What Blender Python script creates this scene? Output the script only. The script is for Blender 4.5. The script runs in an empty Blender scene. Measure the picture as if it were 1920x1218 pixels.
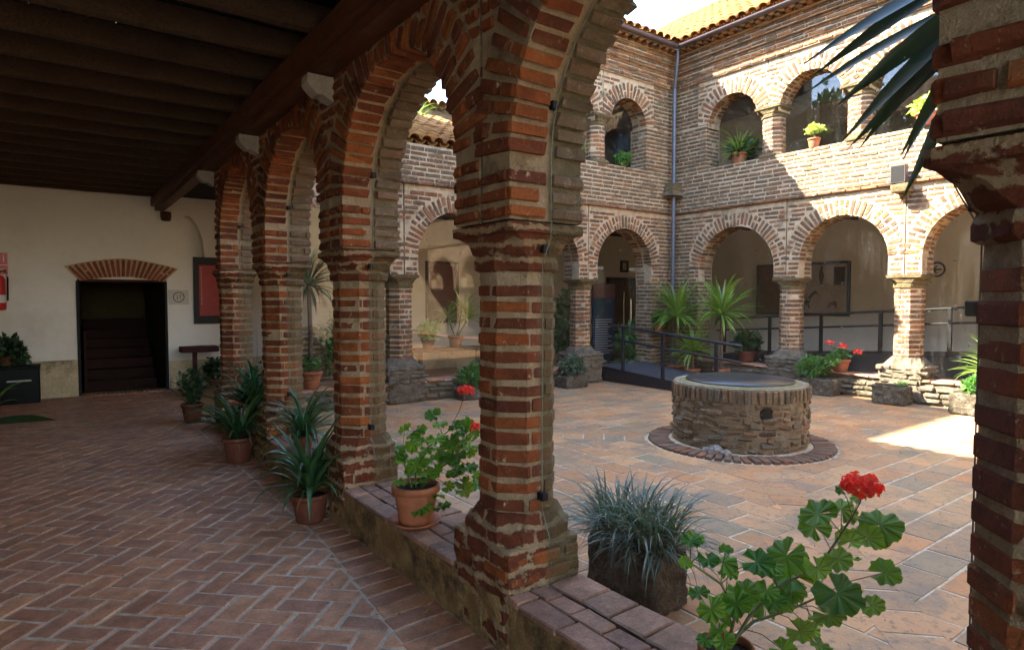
import bpy, math, random
import numpy as np
from mathutils import Vector, Matrix, noise as mnoise
random.seed(7); np.random.seed(7)
R_ = random.random
def U(a, b): return a + (b - a) * random.random()
D = bpy.data
SC = bpy.context.scene
COL = SC.collection
# ------------------------------------------------------------------ camera
F_PX, CAMH = 1172.0, 1.6
PITCH, YAW = math.atan(49 / 1172.0), math.atan(860 / 1173.0)
cam_d = D.cameras.new('camera'); cam = D.objects.new('camera', cam_d); COL.objects.link(cam)
cam_d.sensor_width = 36; cam_d.lens = F_PX * 36 / 1920; cam_d.clip_start = .05; cam_d.clip_end = 3000
cam.location = (0, 0, CAMH); cam.rotation_euler = (math.pi / 2 - PITCH, 0, -YAW)
SC.camera = cam
CAMF = Vector((math.sin(YAW), math.cos(YAW), 0))
# ------------------------------------------------------------------ sky, sun, exposure
SUN_TO = Vector((-.74, .74, 1.0)).normalized()
w = D.worlds.new('World'); SC.world = w; w.use_nodes = True
nt = w.node_tree; nt.nodes.clear()
out = nt.nodes.new('ShaderNodeOutputWorld'); bg = nt.nodes.new('ShaderNodeBackground')
sky = nt.nodes.new('ShaderNodeTexSky'); sky.sky_type = 'NISHITA'; sky.sun_disc = False
sky.sun_elevation = math.asin(SUN_TO.z); sky.sun_rotation = math.radians(-45)
sky.air_density = 1.0; sky.dust_density = .6; sky.ozone_density = 1.2
# thin procedural cloud cover drifting over the blue
tc = nt.nodes.new('ShaderNodeTexCoord'); mp = nt.nodes.new('ShaderNodeMapping'); mp.inputs['Scale'].default_value = (1, 1, 2.2)
mp.inputs['Location'].default_value = (.35, .1, .2)
nz = nt.nodes.new('ShaderNodeTexNoise'); nz.inputs['Scale'].default_value = 2.1; nz.inputs['Detail'].default_value = 7; nz.inputs['Roughness'].default_value = .55
cr = nt.nodes.new('ShaderNodeValToRGB'); cr.color_ramp.elements[0].position = .56; cr.color_ramp.elements[1].position = .70
mx = nt.nodes.new('ShaderNodeMix'); mx.data_type = 'RGBA'; mx.inputs[7].default_value = (13, 13.2, 13.6, 1)
nt.links.new(tc.outputs['Generated'], mp.inputs[0]); nt.links.new(mp.outputs[0], nz.inputs['Vector'])
nt.links.new(nz.outputs['Fac'], cr.inputs[0]); nt.links.new(cr.outputs[0], mx.inputs[0]); nt.links.new(sky.outputs[0], mx.inputs[6])
nt.links.new(mx.outputs[2], bg.inputs[0]); bg.inputs[1].default_value = .15
nt.links.new(bg.outputs[0], out.inputs[0])
sun_d = D.lights.new('sun', 'SUN'); sun = D.objects.new('sun', sun_d); COL.objects.link(sun)
sun_d.energy = 5.0; sun_d.angle = math.radians(.5); sun_d.color = (1, .90, .74)
sun.rotation_euler = SUN_TO.to_track_quat('Z', 'Y').to_euler(); sun.location = (0, 0, 30)
SC.view_settings.view_transform = 'Standard'; SC.view_settings.look = 'None'; SC.view_settings.gamma = 1
SC.view_settings.exposure = 3.6; SC.view_settings.use_curve_mapping = False
SC.cycles.max_bounces = 10; SC.cycles.diffuse_bounces = 6; SC.cycles.glossy_bounces = 4; SC.cycles.transparent_max_bounces = 12
SC.cycles.caustics_reflective = False; SC.cycles.caustics_refractive = False; SC.cycles.sample_clamp_indirect = 8
SC.cycles.use_denoising = True

# ================================================================== helpers
def tag(o, label=None, cat=None, group=None, kind=None):
    if label: o['label'] = label
    if cat: o['category'] = cat
    if group: o['group'] = group
    if kind: o['kind'] = kind
    return o
def thing(name, label, cat, loc=(0, 0, 0), rz=0, group=None):
    o = D.objects.new(name, None); COL.objects.link(o); o.location = loc; o.rotation_euler = (0, 0, rz)
    o.empty_display_size = .1
    return tag(o, label, cat, group)
def link_mesh(name, me, parent=None, mat=None, M=None):
    o = D.objects.new(name, me); COL.objects.link(o)
    if mat is not None and not me.materials: me.materials.append(mat)
    if parent is not None: o.parent = parent
    if M is not None: o.matrix_basis = M
    return o
class MB:
    """collects shapes, becomes one mesh"""
    def __init__(s): s.v = []; s.f = []; s.sm = []
    def add(s, v, f, smooth=False):
        n = len(s.v); s.v += [tuple(p) for p in v]; s.f += [tuple(i + n for i in q) for q in f]; s.sm += [smooth] * len(f); return s
    def box(s, x0, y0, z0, x1, y1, z1):
        v = [(x0, y0, z0), (x1, y0, z0), (x1, y1, z0), (x0, y1, z0), (x0, y0, z1), (x1, y0, z1), (x1, y1, z1), (x0, y1, z1)]
        return s.add(v, [(0, 3, 2, 1), (4, 5, 6, 7), (0, 1, 5, 4), (1, 2, 6, 5), (2, 3, 7, 6), (3, 0, 4, 7)])
    def bevbox(s, x0, y0, z0, x1, y1, z1, b=.008, jit=0.0):
        v, f = chamfer_box((x1 - x0), (y1 - y0), (z1 - z0), b, jit)
        c = ((x0 + x1) / 2, (y0 + y1) / 2, (z0 + z1) / 2)
        return s.add([(p[0] + c[0], p[1] + c[1], p[2] + c[2]) for p in v], f)
    def rough(s, x0, y0, z0, x1, y1, z1, step=.06, amp=.01, sc=9.0, seed=0, rnd=0.0):
        """box with a fine grid on its faces, pushed in and out by noise"""
        nx, ny, nz_ = [max(1, int(round(abs(d) / step))) for d in (x1 - x0, y1 - y0, z1 - z0)]
        idx = {}; vs = []; fs = []
        def vid(i, j, k):
            key = (i, j, k)
            if key not in idx:
                p = Vector((x0 + (x1 - x0) * i / nx, y0 + (y1 - y0) * j / ny, z0 + (z1 - z0) * k / nz_))
                n = mnoise.noise_vector(p * sc + Vector((seed, seed * .7, 0))) + .5 * mnoise.noise_vector(p * sc * 2.7 + Vector((0, seed, 3)))
                q = p + n * amp
                if rnd:   # round the edges off
                    c = Vector(((x0 + x1) / 2, (y0 + y1) / 2, (z0 + z1) / 2))
                    e = sum(1 for a, m in ((i, nx), (j, ny), (k, nz_)) if a in (0, m))
                    if e >= 2:
                        d = (c - p); d = Vector((d.x if i in (0, nx) else 0, d.y if j in (0, ny) else 0, d.z if k in (0, nz_) else 0))
                        d = Vector([math.copysign(min(abs(t), rnd), t) for t in d]); q += d * (.5 if e == 2 else .7)
                idx[key] = len(vs); vs.append(tuple(q))
            return idx[key]
        for i in range(nx):
            for j in range(ny):
                fs.append((vid(i, j, 0), vid(i, j + 1, 0), vid(i + 1, j + 1, 0), vid(i + 1, j, 0)))
                fs.append((vid(i, j, nz_), vid(i + 1, j, nz_), vid(i + 1, j + 1, nz_), vid(i, j + 1, nz_)))
        for i in range(nx):
            for k in range(nz_):
                fs.append((vid(i, 0, k), vid(i + 1, 0, k), vid(i + 1, 0, k + 1), vid(i, 0, k + 1)))
                fs.append((vid(i, ny, k), vid(i, ny, k + 1), vid(i + 1, ny, k + 1), vid(i + 1, ny, k)))
        for j in range(ny):
            for k in range(nz_):
                fs.append((vid(0, j, k), vid(0, j, k + 1), vid(0, j + 1, k + 1), vid(0, j + 1, k)))
                fs.append((vid(nx, j, k), vid(nx, j + 1, k), vid(nx, j + 1, k + 1), vid(nx, j, k + 1)))
        return s.add(vs, fs)
    def tube(s, pts, r, n=8, r2=None, caps=True):
        pts = [Vector(p) for p in pts]; m = len(pts); base = []
        for i, p in enumerate(pts):
            t = (pts[min(i + 1, m - 1)] - pts[max(i - 1, 0)]).normalized()
            a = t.orthogonal().normalized() if abs(t.z) > .9 else Vector((0, 0, 1)).cross(t).normalized()
            b = t.cross(a); rr = r if r2 is None else r + (r2 - r) * i / (m - 1)
            base += [tuple(p + a * math.cos(2 * math.pi * k / n) * rr + b * math.sin(2 * math.pi * k / n) * rr) for k in range(n)]
        f = [(i * n + k, i * n + (k + 1) % n, (i + 1) * n + (k + 1) % n, (i + 1) * n + k) for i in range(m - 1) for k in range(n)]
        s.add(base, f, True)
        if caps: s.add(base[:n], [tuple(range(n))[::-1]]); s.add(base[-n:], [tuple(range(n))])
        return s
    def lathe(s, prof, n=24, c=(0, 0, 0), rib=0, smooth=True):
        v = []
        for r, z in prof:
            for k in range(n):
                a = 2 * math.pi * k / n; rr = r * (1 + (rib if k % 2 else 0))
                v.append((c[0] + rr * math.cos(a), c[1] + rr * math.sin(a), c[2] + z))
        f = [(i * n + k, i * n + (k + 1) % n, (i + 1) * n + (k + 1) % n, (i + 1) * n + k) for i in range(len(prof) - 1) for k in range(n)]
        return s.add(v, f, smooth)
    def loft(s, rings, cap=True, smooth=False):
        n = len(rings[0]); v = [p for r in rings for p in r]
        f = [(i * n + k, i * n + (k + 1) % n, (i + 1) * n + (k + 1) % n, (i + 1) * n + k) for i in range(len(rings) - 1) for k in range(n)]
        if cap: f += [tuple(range(n))[::-1], tuple(range((len(rings) - 1) * n, len(rings) * n))]
        return s.add(v, f, smooth)
    def mesh(s, name):
        me = D.meshes.new(name); me.from_pydata(s.v, [], s.f)
        if any(s.sm): me.polygons.foreach_set('use_smooth', s.sm)
        me.update(); return me
    def build(s, name, mat, parent=None, M=None, **kw):
        o = link_mesh(name, s.mesh(name), parent, mat, M)
        if kw: tag(o, **kw)
        return o
def chamfer_box(dx, dy, dz, b, jit=0.0):
    """24 vertices, 44 triangles: a box with worn edges"""
    v = []; ids = {}
    for sx in (-1, 1):
        for sy in (-1, 1):
            for sz in (-1, 1):
                j = Vector((U(-jit, jit), U(-jit, jit), U(-jit, jit) * .7)); bb = b * U(.6, 1.5)
                P = Vector((sx * dx / 2, sy * dy / 2, sz * dz / 2)) + j
                for ax in range(3):
                    q = P.copy()
                    for k, sg in enumerate((sx, sy, sz)):
                        if k != ax: q[k] -= sg * bb
                    ids[(sx, sy, sz, ax)] = len(v); v.append(tuple(q))
    f = []
    def g(x, y, z, a): return ids[(x, y, z, a)]
    for sg in (-1, 1):
        q = [g(sg, -1, -1, 0), g(sg, 1, -1, 0), g(sg, 1, 1, 0), g(sg, -1, 1, 0)]; f.append(q if sg > 0 else q[::-1])
        q = [g(-1, sg, -1, 1), g(-1, sg, 1, 1), g(1, sg, 1, 1), g(1, sg, -1, 1)]; f.append(q if sg > 0 else q[::-1])
        q = [g(-1, -1, sg, 2), g(1, -1, sg, 2), g(1, 1, sg, 2), g(-1, 1, sg, 2)]; f.append(q if sg > 0 else q[::-1])
    for a in (-1, 1):
        for c in (-1, 1):
            q = [g(a, c, -1, 0), g(a, c, 1, 0), g(a, c, 1, 1), g(a, c, -1, 1)]; f.append(q if a * c < 0 else q[::-1])
            q = [g(a, -1, c, 0), g(a, 1, c, 0), g(a, 1, c, 2), g(a, -1, c, 2)]; f.append(q if a * c > 0 else q[::-1])
            q = [g(-1, a, c, 1), g(1, a, c, 1), g(1, a, c, 2), g(-1, a, c, 2)]; f.append(q if a * c < 0 else q[::-1])
    for x in (-1, 1):
        for y in (-1, 1):
            for z in (-1, 1):
                q = [g(x, y, z, 0), g(x, y, z, 1), g(x, y, z, 2)]; f.append(q if x * y * z > 0 else q[::-1])
    return v, [tuple(q) for q in f]
# ------------------------------------------------------------------ node materials
class N:
    def __init__(s, name):
        s.m = D.materials.new(name); s.m.use_nodes = True; s.t = s.m.node_tree; s.t.nodes.clear()
        s.out = s.n('OutputMaterial'); s.b = s.n('BsdfPrincipled'); s.l(s.b.outputs[0], s.out.inputs[0])
    def n(s, k, **kw):
        x = s.t.nodes.new('ShaderNode' + k)
        for a, b in kw.items():
            if hasattr(x, a): setattr(x, a, b)
            else: x.inputs[a].default_value = b
        return x
    def l(s, a, b): s.t.links.new(a, b); return s
    def pos(s, scale=(1, 1, 1)):
        g = s.n('NewGeometry'); mp = s.n('Mapping'); mp.inputs['Scale'].default_value = scale; s.l(g.outputs['Position'], mp.inputs[0]); return mp.outputs[0]
    def obj(s, scale=(1, 1, 1)):
        g = s.n('TexCoord'); mp = s.n('Mapping'); mp.inputs['Scale'].default_value = scale; s.l(g.outputs['Object'], mp.inputs[0]); return mp.outputs[0]
    def noise(s, vec, sc, det=4, ro=.55, dist=0):
        x = s.n('TexNoise'); x.inputs['Scale'].default_value = sc; x.inputs['Detail'].default_value = det; x.inputs['Roughness'].default_value = ro
        x.inputs['Distortion'].default_value = dist; s.l(vec, x.inputs['Vector']); return x.outputs['Fac']
    def ramp(s, fac, stops, mode='LINEAR'):
        x = s.n('ValToRGB'); x.color_ramp.interpolation = mode; e = x.color_ramp.elements
        while len(e) < len(stops): e.new(.5)
        for i, (p, c) in enumerate(stops):
            e[i].position = p; e[i].color = (c, c, c, 1) if isinstance(c, (int, float)) else (*c, 1)
        s.l(fac, x.inputs[0]); return x.outputs[0]
    def mix(s, fac, a, b, mode='MIX'):
        x = s.n('Mix'); x.data_type = 'RGBA'; x.blend_type = mode
        for i, t in ((0, fac), (6, a), (7, b)):
            if isinstance(t, (int, float)): x.inputs[i].default_value = t if i == 0 else (t, t, t, 1)
            elif isinstance(t, tuple): x.inputs[i].default_value = (*t, 1)
            else: s.l(t, x.inputs[i])
        return x.outputs[2]
    def math(s, op, a, b=0.0):
        x = s.n('Math'); x.operation = op
        for i, t in ((0, a), (1, b)):
            if isinstance(t, (int, float)): x.inputs[i].default_value = t
            else: s.l(t, x.inputs[i])
        return x.outputs[0]
    def rand(s):
        o = s.n('ObjectInfo'); g = s.n('NewGeometry')
        return s.math('FRACT', s.math('ADD', o.outputs['Random'], g.outputs['Random Per Island']))
    def bump(s, h, strength=.5, dist=.01, prev=None):
        x = s.n('Bump'); x.inputs['Strength'].default_value = strength; x.inputs['Distance'].default_value = dist; s.l(h, x.inputs['Height'])
        if prev is not None: s.l(prev, x.inputs['Normal'])
        return x.outputs[0]
    def fin(s, col=None, rough=.85, norm=None, spec=.3, metal=0):
        if col is not None:
            if isinstance(col, tuple): s.b.inputs['Base Color'].default_value = (*col, 1)
            else: s.l(col, s.b.inputs['Base Color'])
        if isinstance(rough, (int, float)): s.b.inputs['Roughness'].default_value = rough
        else: s.l(rough, s.b.inputs['Roughness'])
        if norm is not None: s.l(norm, s.b.inputs['Normal'])
        s.b.inputs['Specular IOR Level'].default_value = spec; s.b.inputs['Metallic'].default_value = metal
        return s.m
def outer_moss(s, c, k=.75):
    # the courtyard half of the near arcade, outside the glass line, is weathered grey green
    sp = s.n('SeparateXYZ'); g = s.n('NewGeometry'); s.l(g.outputs['Position'], sp.inputs[0])
    m = s.ramp(sp.outputs[0], [(0.0, 0.0), (1.0, 1.0)]); 
    mr = s.n('MapRange'); s.l(sp.outputs[0], mr.inputs[0]); mr.inputs[1].default_value = 1.80; mr.inputs[2].default_value = 1.85
    m2 = s.math('MULTIPLY', mr.outputs[0], s.ramp(s.noise(s.pos(), 6, 6, .7), [(.25, .6 * k), (.55, 1.25 * k)]))
    return s.mix(m2, c, s.mix(.22, s.mix(s.noise(s.pos(), 18, 5, .7), (.15, .14, .07), (.06, .06, .028)), c))
def brick_mat(name, cols, mortar, smear=.6, lichen=None, lich_amt=.0, wash=.25, rough=.88, bmp=.7, ragged=0.0, outer=False):
    s = N(name); r = s.rand(); n = len(cols)
    c = s.ramp(r, [((i + .0) / n, k) for i, k in enumerate(cols)], 'LINEAR')
    P = s.pos()
    m1 = s.noise(P, 9, 6, .65); c = s.mix(wash * 2, c, s.ramp(m1, [(.3, .35), (.7, 1.5)]), 'MULTIPLY')
    m2 = s.noise(P, 60, 5, .7); c = s.mix(.55, c, s.ramp(m2, [(.3, .55), (.75, 1.45)]), 'MULTIPLY')
    if smear:
        m3 = s.noise(P, 22, 6, .72, .4); c = s.mix(s.ramp(m3, [(smear, 0.0), (smear + .07, .85)]), c, mortar)
    if ragged:
        tcn = s.n('TexCoord'); sp = s.n('SeparateXYZ'); s.l(tcn.outputs['Generated'], sp.inputs[0])
        ez = s.math('MULTIPLY', s.math('ABSOLUTE', s.math('SUBTRACT', sp.outputs[2], .5)), 2.0); ex = s.math('POWER', s.math('MULTIPLY', s.math('ABSOLUTE', s.math('SUBTRACT', sp.outputs[0], .5)), 2.0), 4.0)
        e = s.math('ADD', s.math('MAXIMUM', ez, ex), s.math('MULTIPLY', s.math('SUBTRACT', s.noise(P, 26, 5, .75), .5), 1.7))
        rg = s.ramp(e, [(1.20 - ragged * .2, 0.0), (1.28 - ragged * .2, .9)]); c = s.mix(rg, c, s.mix(s.noise(P, 14, 3), mortar, tuple(x * .7 for x in mortar)))
    if lichen:
        m4 = s.noise(s.pos((1, 1, 1.6)), 3.1, 8, .72); c = s.mix(s.ramp(m4, [(.56 - lich_amt, 0.0), (.72 - lich_amt, .8)]), c, lichen)
    if outer: c = outer_moss(s, c)
    h = s.math('ADD', s.noise(P, 38, 8, .75), s.math('MULTIPLY', s.noise(P, 150, 3, .6), .35))
    return s.fin(c, rough, s.bump(h, bmp, .014), .25)
def rough_mat(name, c1, c2, c3=None, sc=6, bump=.6, rough=.92, bsc=30, dist=.015, outer=False, grain=.5):
    s = N(name); P = s.pos()
    c = s.mix(s.ramp(s.noise(P, sc, 8, .68, .3), [(.36, 0.0), (.64, 1.0)]), c1, c2)
    if c3: c = s.mix(s.ramp(s.noise(P, sc * .45, 7, .7), [(.52, 0.0), (.66, .9)]), c, c3)
    c = s.mix(grain, c, s.ramp(s.noise(P, sc * 9, 4, .7), [(.3, .5), (.72, 1.45)]), 'MULTIPLY')
    if outer: c = outer_moss(s, c, .85)
    h = s.math('ADD', s.noise(P, bsc, 9, .74), s.math('MULTIPLY', s.noise(P, bsc * 4, 3), .3))
    return s.fin(c, rough, s.bump(h, bump, dist), .2)
def flat(name, c, rough=.6, spec=.4, metal=0, var=.25, sc=8, bump=.15):
    s = N(name); P = s.pos(); col = s.mix(var * 2, c, s.ramp(s.noise(P, sc, 5), [(.3, .6), (.7, 1.35)]), 'MULTIPLY')
    return s.fin(col, rough, s.bump(s.noise(P, sc * 6, 5), bump, .004), spec, metal)
def banded(name, bricks, mortar, dark, per=.077):
    s = N(name); P = s.pos(); sp = s.n('SeparateXYZ'); s.l(P, sp.inputs[0])
    w_ = s.math('ADD', s.math('MULTIPLY', sp.outputs[2], 1 / per), s.math('MULTIPLY', s.noise(P, 7, 4, .6), 1.1)); fr_ = s.math('FRACT', w_)
    hor = s.math('ADD', sp.outputs[0], s.math('ADD', sp.outputs[1], s.math('MULTIPLY', s.math('FLOOR', w_), .37))); fv = s.math('FRACT', s.math('ADD', s.math('MULTIPLY', hor, 4.6), s.math('MULTIPLY', s.noise(P, 9, 3), .8)))
    e = s.math('MAXIMUM', s.math('ABSOLUTE', s.math('SUBTRACT', fr_, .5)), s.math('SUBTRACT', s.math('ABSOLUTE', s.math('SUBTRACT', fv, .5)), .12))
    e = s.math('ADD', e, s.math('MULTIPLY', s.math('SUBTRACT', s.noise(P, 32, 5, .75), .5), .55))
    m_ = s.ramp(e, [(.30, 0.0), (.36, 1.0)])
    b = s.mix(s.ramp(s.noise(P, 8, 5, .7), [(.35, 0.0), (.65, 1.0)]), bricks[0], bricks[1])
    c = s.mix(m_, b, mortar); c = s.mix(s.ramp(s.noise(P, 5, 8, .75), [(.56, 0.0), (.70, .8)]), c, dark)
    c = s.mix(.5, c, s.ramp(s.noise(P, 70, 4, .7), [(.3, .55), (.72, 1.4)]), 'MULTIPLY'); c = outer_moss(s, c, .85)
    h = s.math('ADD', s.noise(P, 26, 9, .75), s.math('ADD', s.math('MULTIPLY', s.noise(P, 110, 3), .3), s.math('MULTIPLY', s.math('SUBTRACT', 1.0, m_), .22)))
    return s.fin(c, .95, s.bump(h, 1.0, .035), .2)
M = {}
M['brick_near'] = brick_mat('weathered_red_brick', [(.15, .036, .012), (.23, .060, .016), (.10, .026, .012), (.28, .082, .020), (.19, .048, .014), (.13, .036, .016)], (.44, .32, .19), .60, (.13, .11, .055), -.03, .32, .9, 1.0, 1.0, True)
M['mortar_near'] = rough_mat('tan_lime_mortar', (.50, .37, .23), (.38, .27, .155), (.19, .125, .065), 11, 1.0, .95, 40, .03, True)
M['brick_mossy'] = brick_mat('mossy_outer_brick', [(.15, .10, .06), (.20, .12, .07), (.12, .09, .055), (.17, .125, .075)], (.27, .235, .165), .58, (.105, .10, .055), .05, .25, .9, 1.0, .8)
M['mortar_mossy'] = rough_mat('mossy_mortar', (.28, .24, .13), (.18, .16, .07), (.10, .10, .04), 9, .9)
M['brick_far'] = brick_mat('courtyard_brick', [(.17, .070, .034), (.22, .090, .038), (.12, .060, .034), (.27, .115, .045), (.13, .075, .042), (.105, .06, .036)], (.38, .29, .19), .57, (.11, .095, .07), .03, .3, .88, 1.0)
M['mortar_far'] = rough_mat('pale_lime_mortar', (.48, .375, .25), (.36, .27, .165), (.15, .115, .07), 7, .7, .95, 30)
M['brick_plain'] = brick_mat('greyed_wall_brick', [(.125, .066, .034), (.16, .088, .045), (.10, .064, .038), (.19, .10, .048), (.115, .08, .046)], (.32, .25, .165), .56, (.095, .088, .062), .07, .3, .88, 1.0)
M['mortar_grey'] = rough_mat('greyed_mortar', (.38, .30, .20), (.27, .205, .13), (.12, .095, .06), 7, .8, .95, 30)
M['stone'] = rough_mat('rubble_stone', (.22, .18, .13), (.12, .098, .066), (.07, .06, .035), 8, 1.0, .95, 22, .04)
M['trough'] = rough_mat('carved_dark_stone', (.17, .14, .10), (.075, .062, .042), (.27, .23, .17), 16, 1.0, .92, 22, .06)
M['ochre'] = rough_mat('peeling_ochre_plaster', (.40, .27, .12), (.24, .14, .06), (.05, .04, .022), 8, 1.0, .95, 24, .04)
M['plinthm'] = banded('worn_brick_and_plaster', ((.19, .052, .022), (.12, .038, .019)), (.40, .285, .165), (.09, .055, .03), .085)
M['capm'] = banded('worn_capital_brick', ((.19, .05, .02), (.12, .034, .016)), (.36, .24, .13), (.09, .045, .022), .07)
M['plaster'] = rough_mat('cream_plaster', (.76, .71, .62), (.72, .67, .58), (.66, .59, .49), 1.1, .10, .9, 12, .003, False, .06)
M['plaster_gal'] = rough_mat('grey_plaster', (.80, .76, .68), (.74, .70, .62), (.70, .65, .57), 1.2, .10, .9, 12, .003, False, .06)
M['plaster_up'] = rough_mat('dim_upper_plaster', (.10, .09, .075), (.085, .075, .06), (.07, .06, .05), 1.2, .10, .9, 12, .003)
M['dado'] = rough_mat('stained_dado', (.58, .46, .28), (.44, .34, .19), (.18, .13, .08), 3.5, .4, .93, 25)
M['wellstone'] = brick_mat('well_rubble', [(.13, .075, .045), (.21, .13, .075), (.10, .07, .045), (.27, .19, .12), (.17, .11, .06), (.14, .12, .09)], (.34, .29, .22), .57, (.12, .11, .06), .04, .35, .9, 1.0)
M['apron'] = brick_mat('apron_brick', [(.19, .085, .045), (.13, .085, .06), (.24, .11, .06), (.15, .10, .07)], (.3, .25, .19), .62, (.10, .09, .06), .04)
M['wellmortar'] = rough_mat('well_mortar', (.34, .28, .20), (.22, .17, .11), (.10, .085, .05), 9, 1.0, .95, 26, .03)
M['coping_out'] = brick_mat('mossy_coping_brick', [(.25, .14, .085), (.20, .12, .08), (.29, .16, .10)], (.3, .26, .19), .62, (.11, .11, .06), .03, .3, .85, .8)
M['coping_in'] = brick_mat('worn_coping_brick', [(.31, .165, .105), (.26, .15, .10), (.34, .19, .125), (.23, .13, .09)], (.38, .31, .23), .60, (.15, .12, .085), .03, .35, .6, .8)
M['hoodbrick'] = brick_mat('lintel_brick', [(.26, .07, .04), (.32, .10, .05), (.22, .06, .035)], (.4, .3, .18), .7)
M['lintelmortar'] = rough_mat('lintel_mortar', (.50, .38, .22), (.40, .30, .17), None, 12, .7)
def wood(name, c, rough=.75):
    s = N(name); P = s.pos((1, 1, 1))
    g = s.noise(s.pos((9, 1.2, 12)), 6, 6, .6, .6)
    col = s.mix(.8, c, s.ramp(g, [(.3, .45), (.7, 1.5)]), 'MULTIPLY')
    col = s.mix(s.ramp(s.noise(P, 3, 5), [(.5, 0.0), (.75, .5)]), col, tuple(x * .4 for x in c))
    return s.fin(col, rough, s.bump(g, .5, .01), .25)
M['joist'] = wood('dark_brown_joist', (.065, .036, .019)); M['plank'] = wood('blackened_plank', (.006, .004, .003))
M['beam'] = wood('brown_beam', (.095, .034, .015), .5)
M['corbel'] = rough_mat('pale_corbel_stone', (.42, .35, .28), (.34, .28, .22), None, 9, .6)
M['floorbrick'] = brick_mat('herringbone_brick', [(.42, .195, .105), (.48, .23, .125), (.35, .165, .10), (.52, .265, .145), (.43, .215, .135), (.38, .19, .12)], (.48, .43, .38), .66, (.20, .14, .115), -.02, .3, .50, .45)
M['floorjoint'] = rough_mat('sandy_floor_joint', (.62, .52, .40), (.46, .38, .28), (.28, .22, .16), 14, .8, .9, 60, .008)
def tile_mat():
    s = N('courtyard_terracotta'); r = s.rand(); P = s.pos()
    c = s.ramp(r, [(0, (.40, .195, .075)), (.2, (.28, .165, .085)), (.4, (.46, .24, .10)), (.6, (.22, .16, .095)), (.8, (.37, .165, .06)), (1, (.40, .225, .11))])
    st = s.noise(P, 2.3, 9, .7, .5); c = s.mix(s.ramp(st, [(.50, 0.0), (.64, .75)]), c, (.15, .12, .088))
    st2 = s.noise(P, 17, 8, .75, .2); c = s.mix(s.ramp(st2, [(.52, 0.0), (.66, .75)]), c, (.085, .072, .055))
    st4 = s.noise(P, 1.2, 6, .65, .4); c = s.mix(s.ramp(st4, [(.56, 0.0), (.68, .5)]), c, (.14, .135, .07))
    st3 = s.noise(P, 70, 3, .7); c = s.mix(s.ramp(st3, [(.66, 0.0), (.7, .6)]), c, (.62, .55, .45))
    return s.fin(c, .72, s.bump(s.noise(P, 40, 7, .7), .5, .007), .35)
M['tile'] = tile_mat()
M['tilejoint'] = rough_mat('pale_tile_joint', (.50, .42, .31), (.36, .295, .20), (.20, .16, .11), 10, .6, .95, 60, .006)
def roof_mat():
    s = N('clay_roof_tile'); P = s.pos(); r = s.rand()
    c = s.ramp(r, [(0, (.20, .075, .018)), (.3, (.24, .105, .022)), (.6, (.16, .058, .018)), (1, (.26, .13, .035))])
    c = s.mix(s.ramp(s.noise(P, 5, 7, .7), [(.5, 0.0), (.68, .7)]), c, (.22, .14, .03))
    c = s.mix(s.ramp(s.noise(P, 22, 5, .7), [(.55, 0.0), (.7, .7)]), c, (.09, .06, .035))
    return s.fin(c, .85, s.bump(s.noise(P, 40, 6), .4, .008), .2)
M['roof'] = roof_mat()
M['zinc'] = flat('brown_painted_gutter', (.075, .055, .06), .45, .5, .2)
M['pipe'] = flat('blue_grey_downpipe', (.085, .095, .12), .45, .5, .3)
M['rail'] = flat('dark_blue_black_metal', (.012, .015, .026), .45, .5, .4)
M['blackmetal'] = flat('black_metal', (.005, .005, .006), .65, .25, .0)
M['deck'] = flat('ramp_rubber_deck', (.045, .05, .06), .6, .4)
M['steel'] = flat('brushed_steel', (.62, .62, .60), .25, .5, .9, .1)
M['rampside'] = flat('black_ramp_panel', (.012, .013, .017), .6, .3)
M['terra'] = flat('terracotta_pot', (.30, .105, .048), .8, .3, 0, .42, 9, .3)
M['terra_dk'] = flat('dark_terracotta_pot', (.13, .040, .022), .6, .35, 0, .25, 14, .2)
M['soil'] = rough_mat('potting_soil', (.05, .035, .025), (.03, .02, .015), None, 20, 1.0)
M['red'] = flat('red_sign_paint', (.52, .02, .02), .4, .5, 0, .05)
M['posterred'] = flat('dark_red_print', (.36, .035, .03), .5, .4, 0, .12)
M['white'] = flat('white_print', (.75, .73, .70), .5, .4, 0, .03)
M['cream'] = flat('cream_card', (.55, .50, .42), .6, .3, 0, .05)
M['black'] = flat('black_paint', (.004, .004, .004), .6, .2, 0, .1)
M['frame'] = flat('dark_picture_frame', (.008, .006, .005), .5, .3, 0, .1)
M['print'] = rough_mat('faded_exhibition_print', (.50, .44, .40), (.42, .36, .32), None, 3, .02, .5)
M['printred'] = rough_mat('reddish_print', (.20, .07, .05), (.13, .05, .04), None, 5, .02, .5)
M['ink'] = flat('dark_brown_ink', (.05, .03, .025), .6, .3)
M['bluepanel'] = rough_mat('blue_info_board', (.022, .045, .075), (.015, .025, .045), (.07, .09, .11), 9, .02, .45)
M['doorwood'] = wood('dark_red_door_wood', (.055, .016, .012))
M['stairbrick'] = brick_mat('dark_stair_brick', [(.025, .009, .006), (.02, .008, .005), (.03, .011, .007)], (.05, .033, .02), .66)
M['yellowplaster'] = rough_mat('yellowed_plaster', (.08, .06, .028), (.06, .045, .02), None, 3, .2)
M['lid'] = flat('black_well_lid', (.016, .020, .025), .30, .6, .0, .3, 5, .1)
M['lichenrim'] = rough_mat('mossy_rim', (.22, .20, .11), (.13, .13, .05), (.3, .26, .18), 9, .9)
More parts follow.
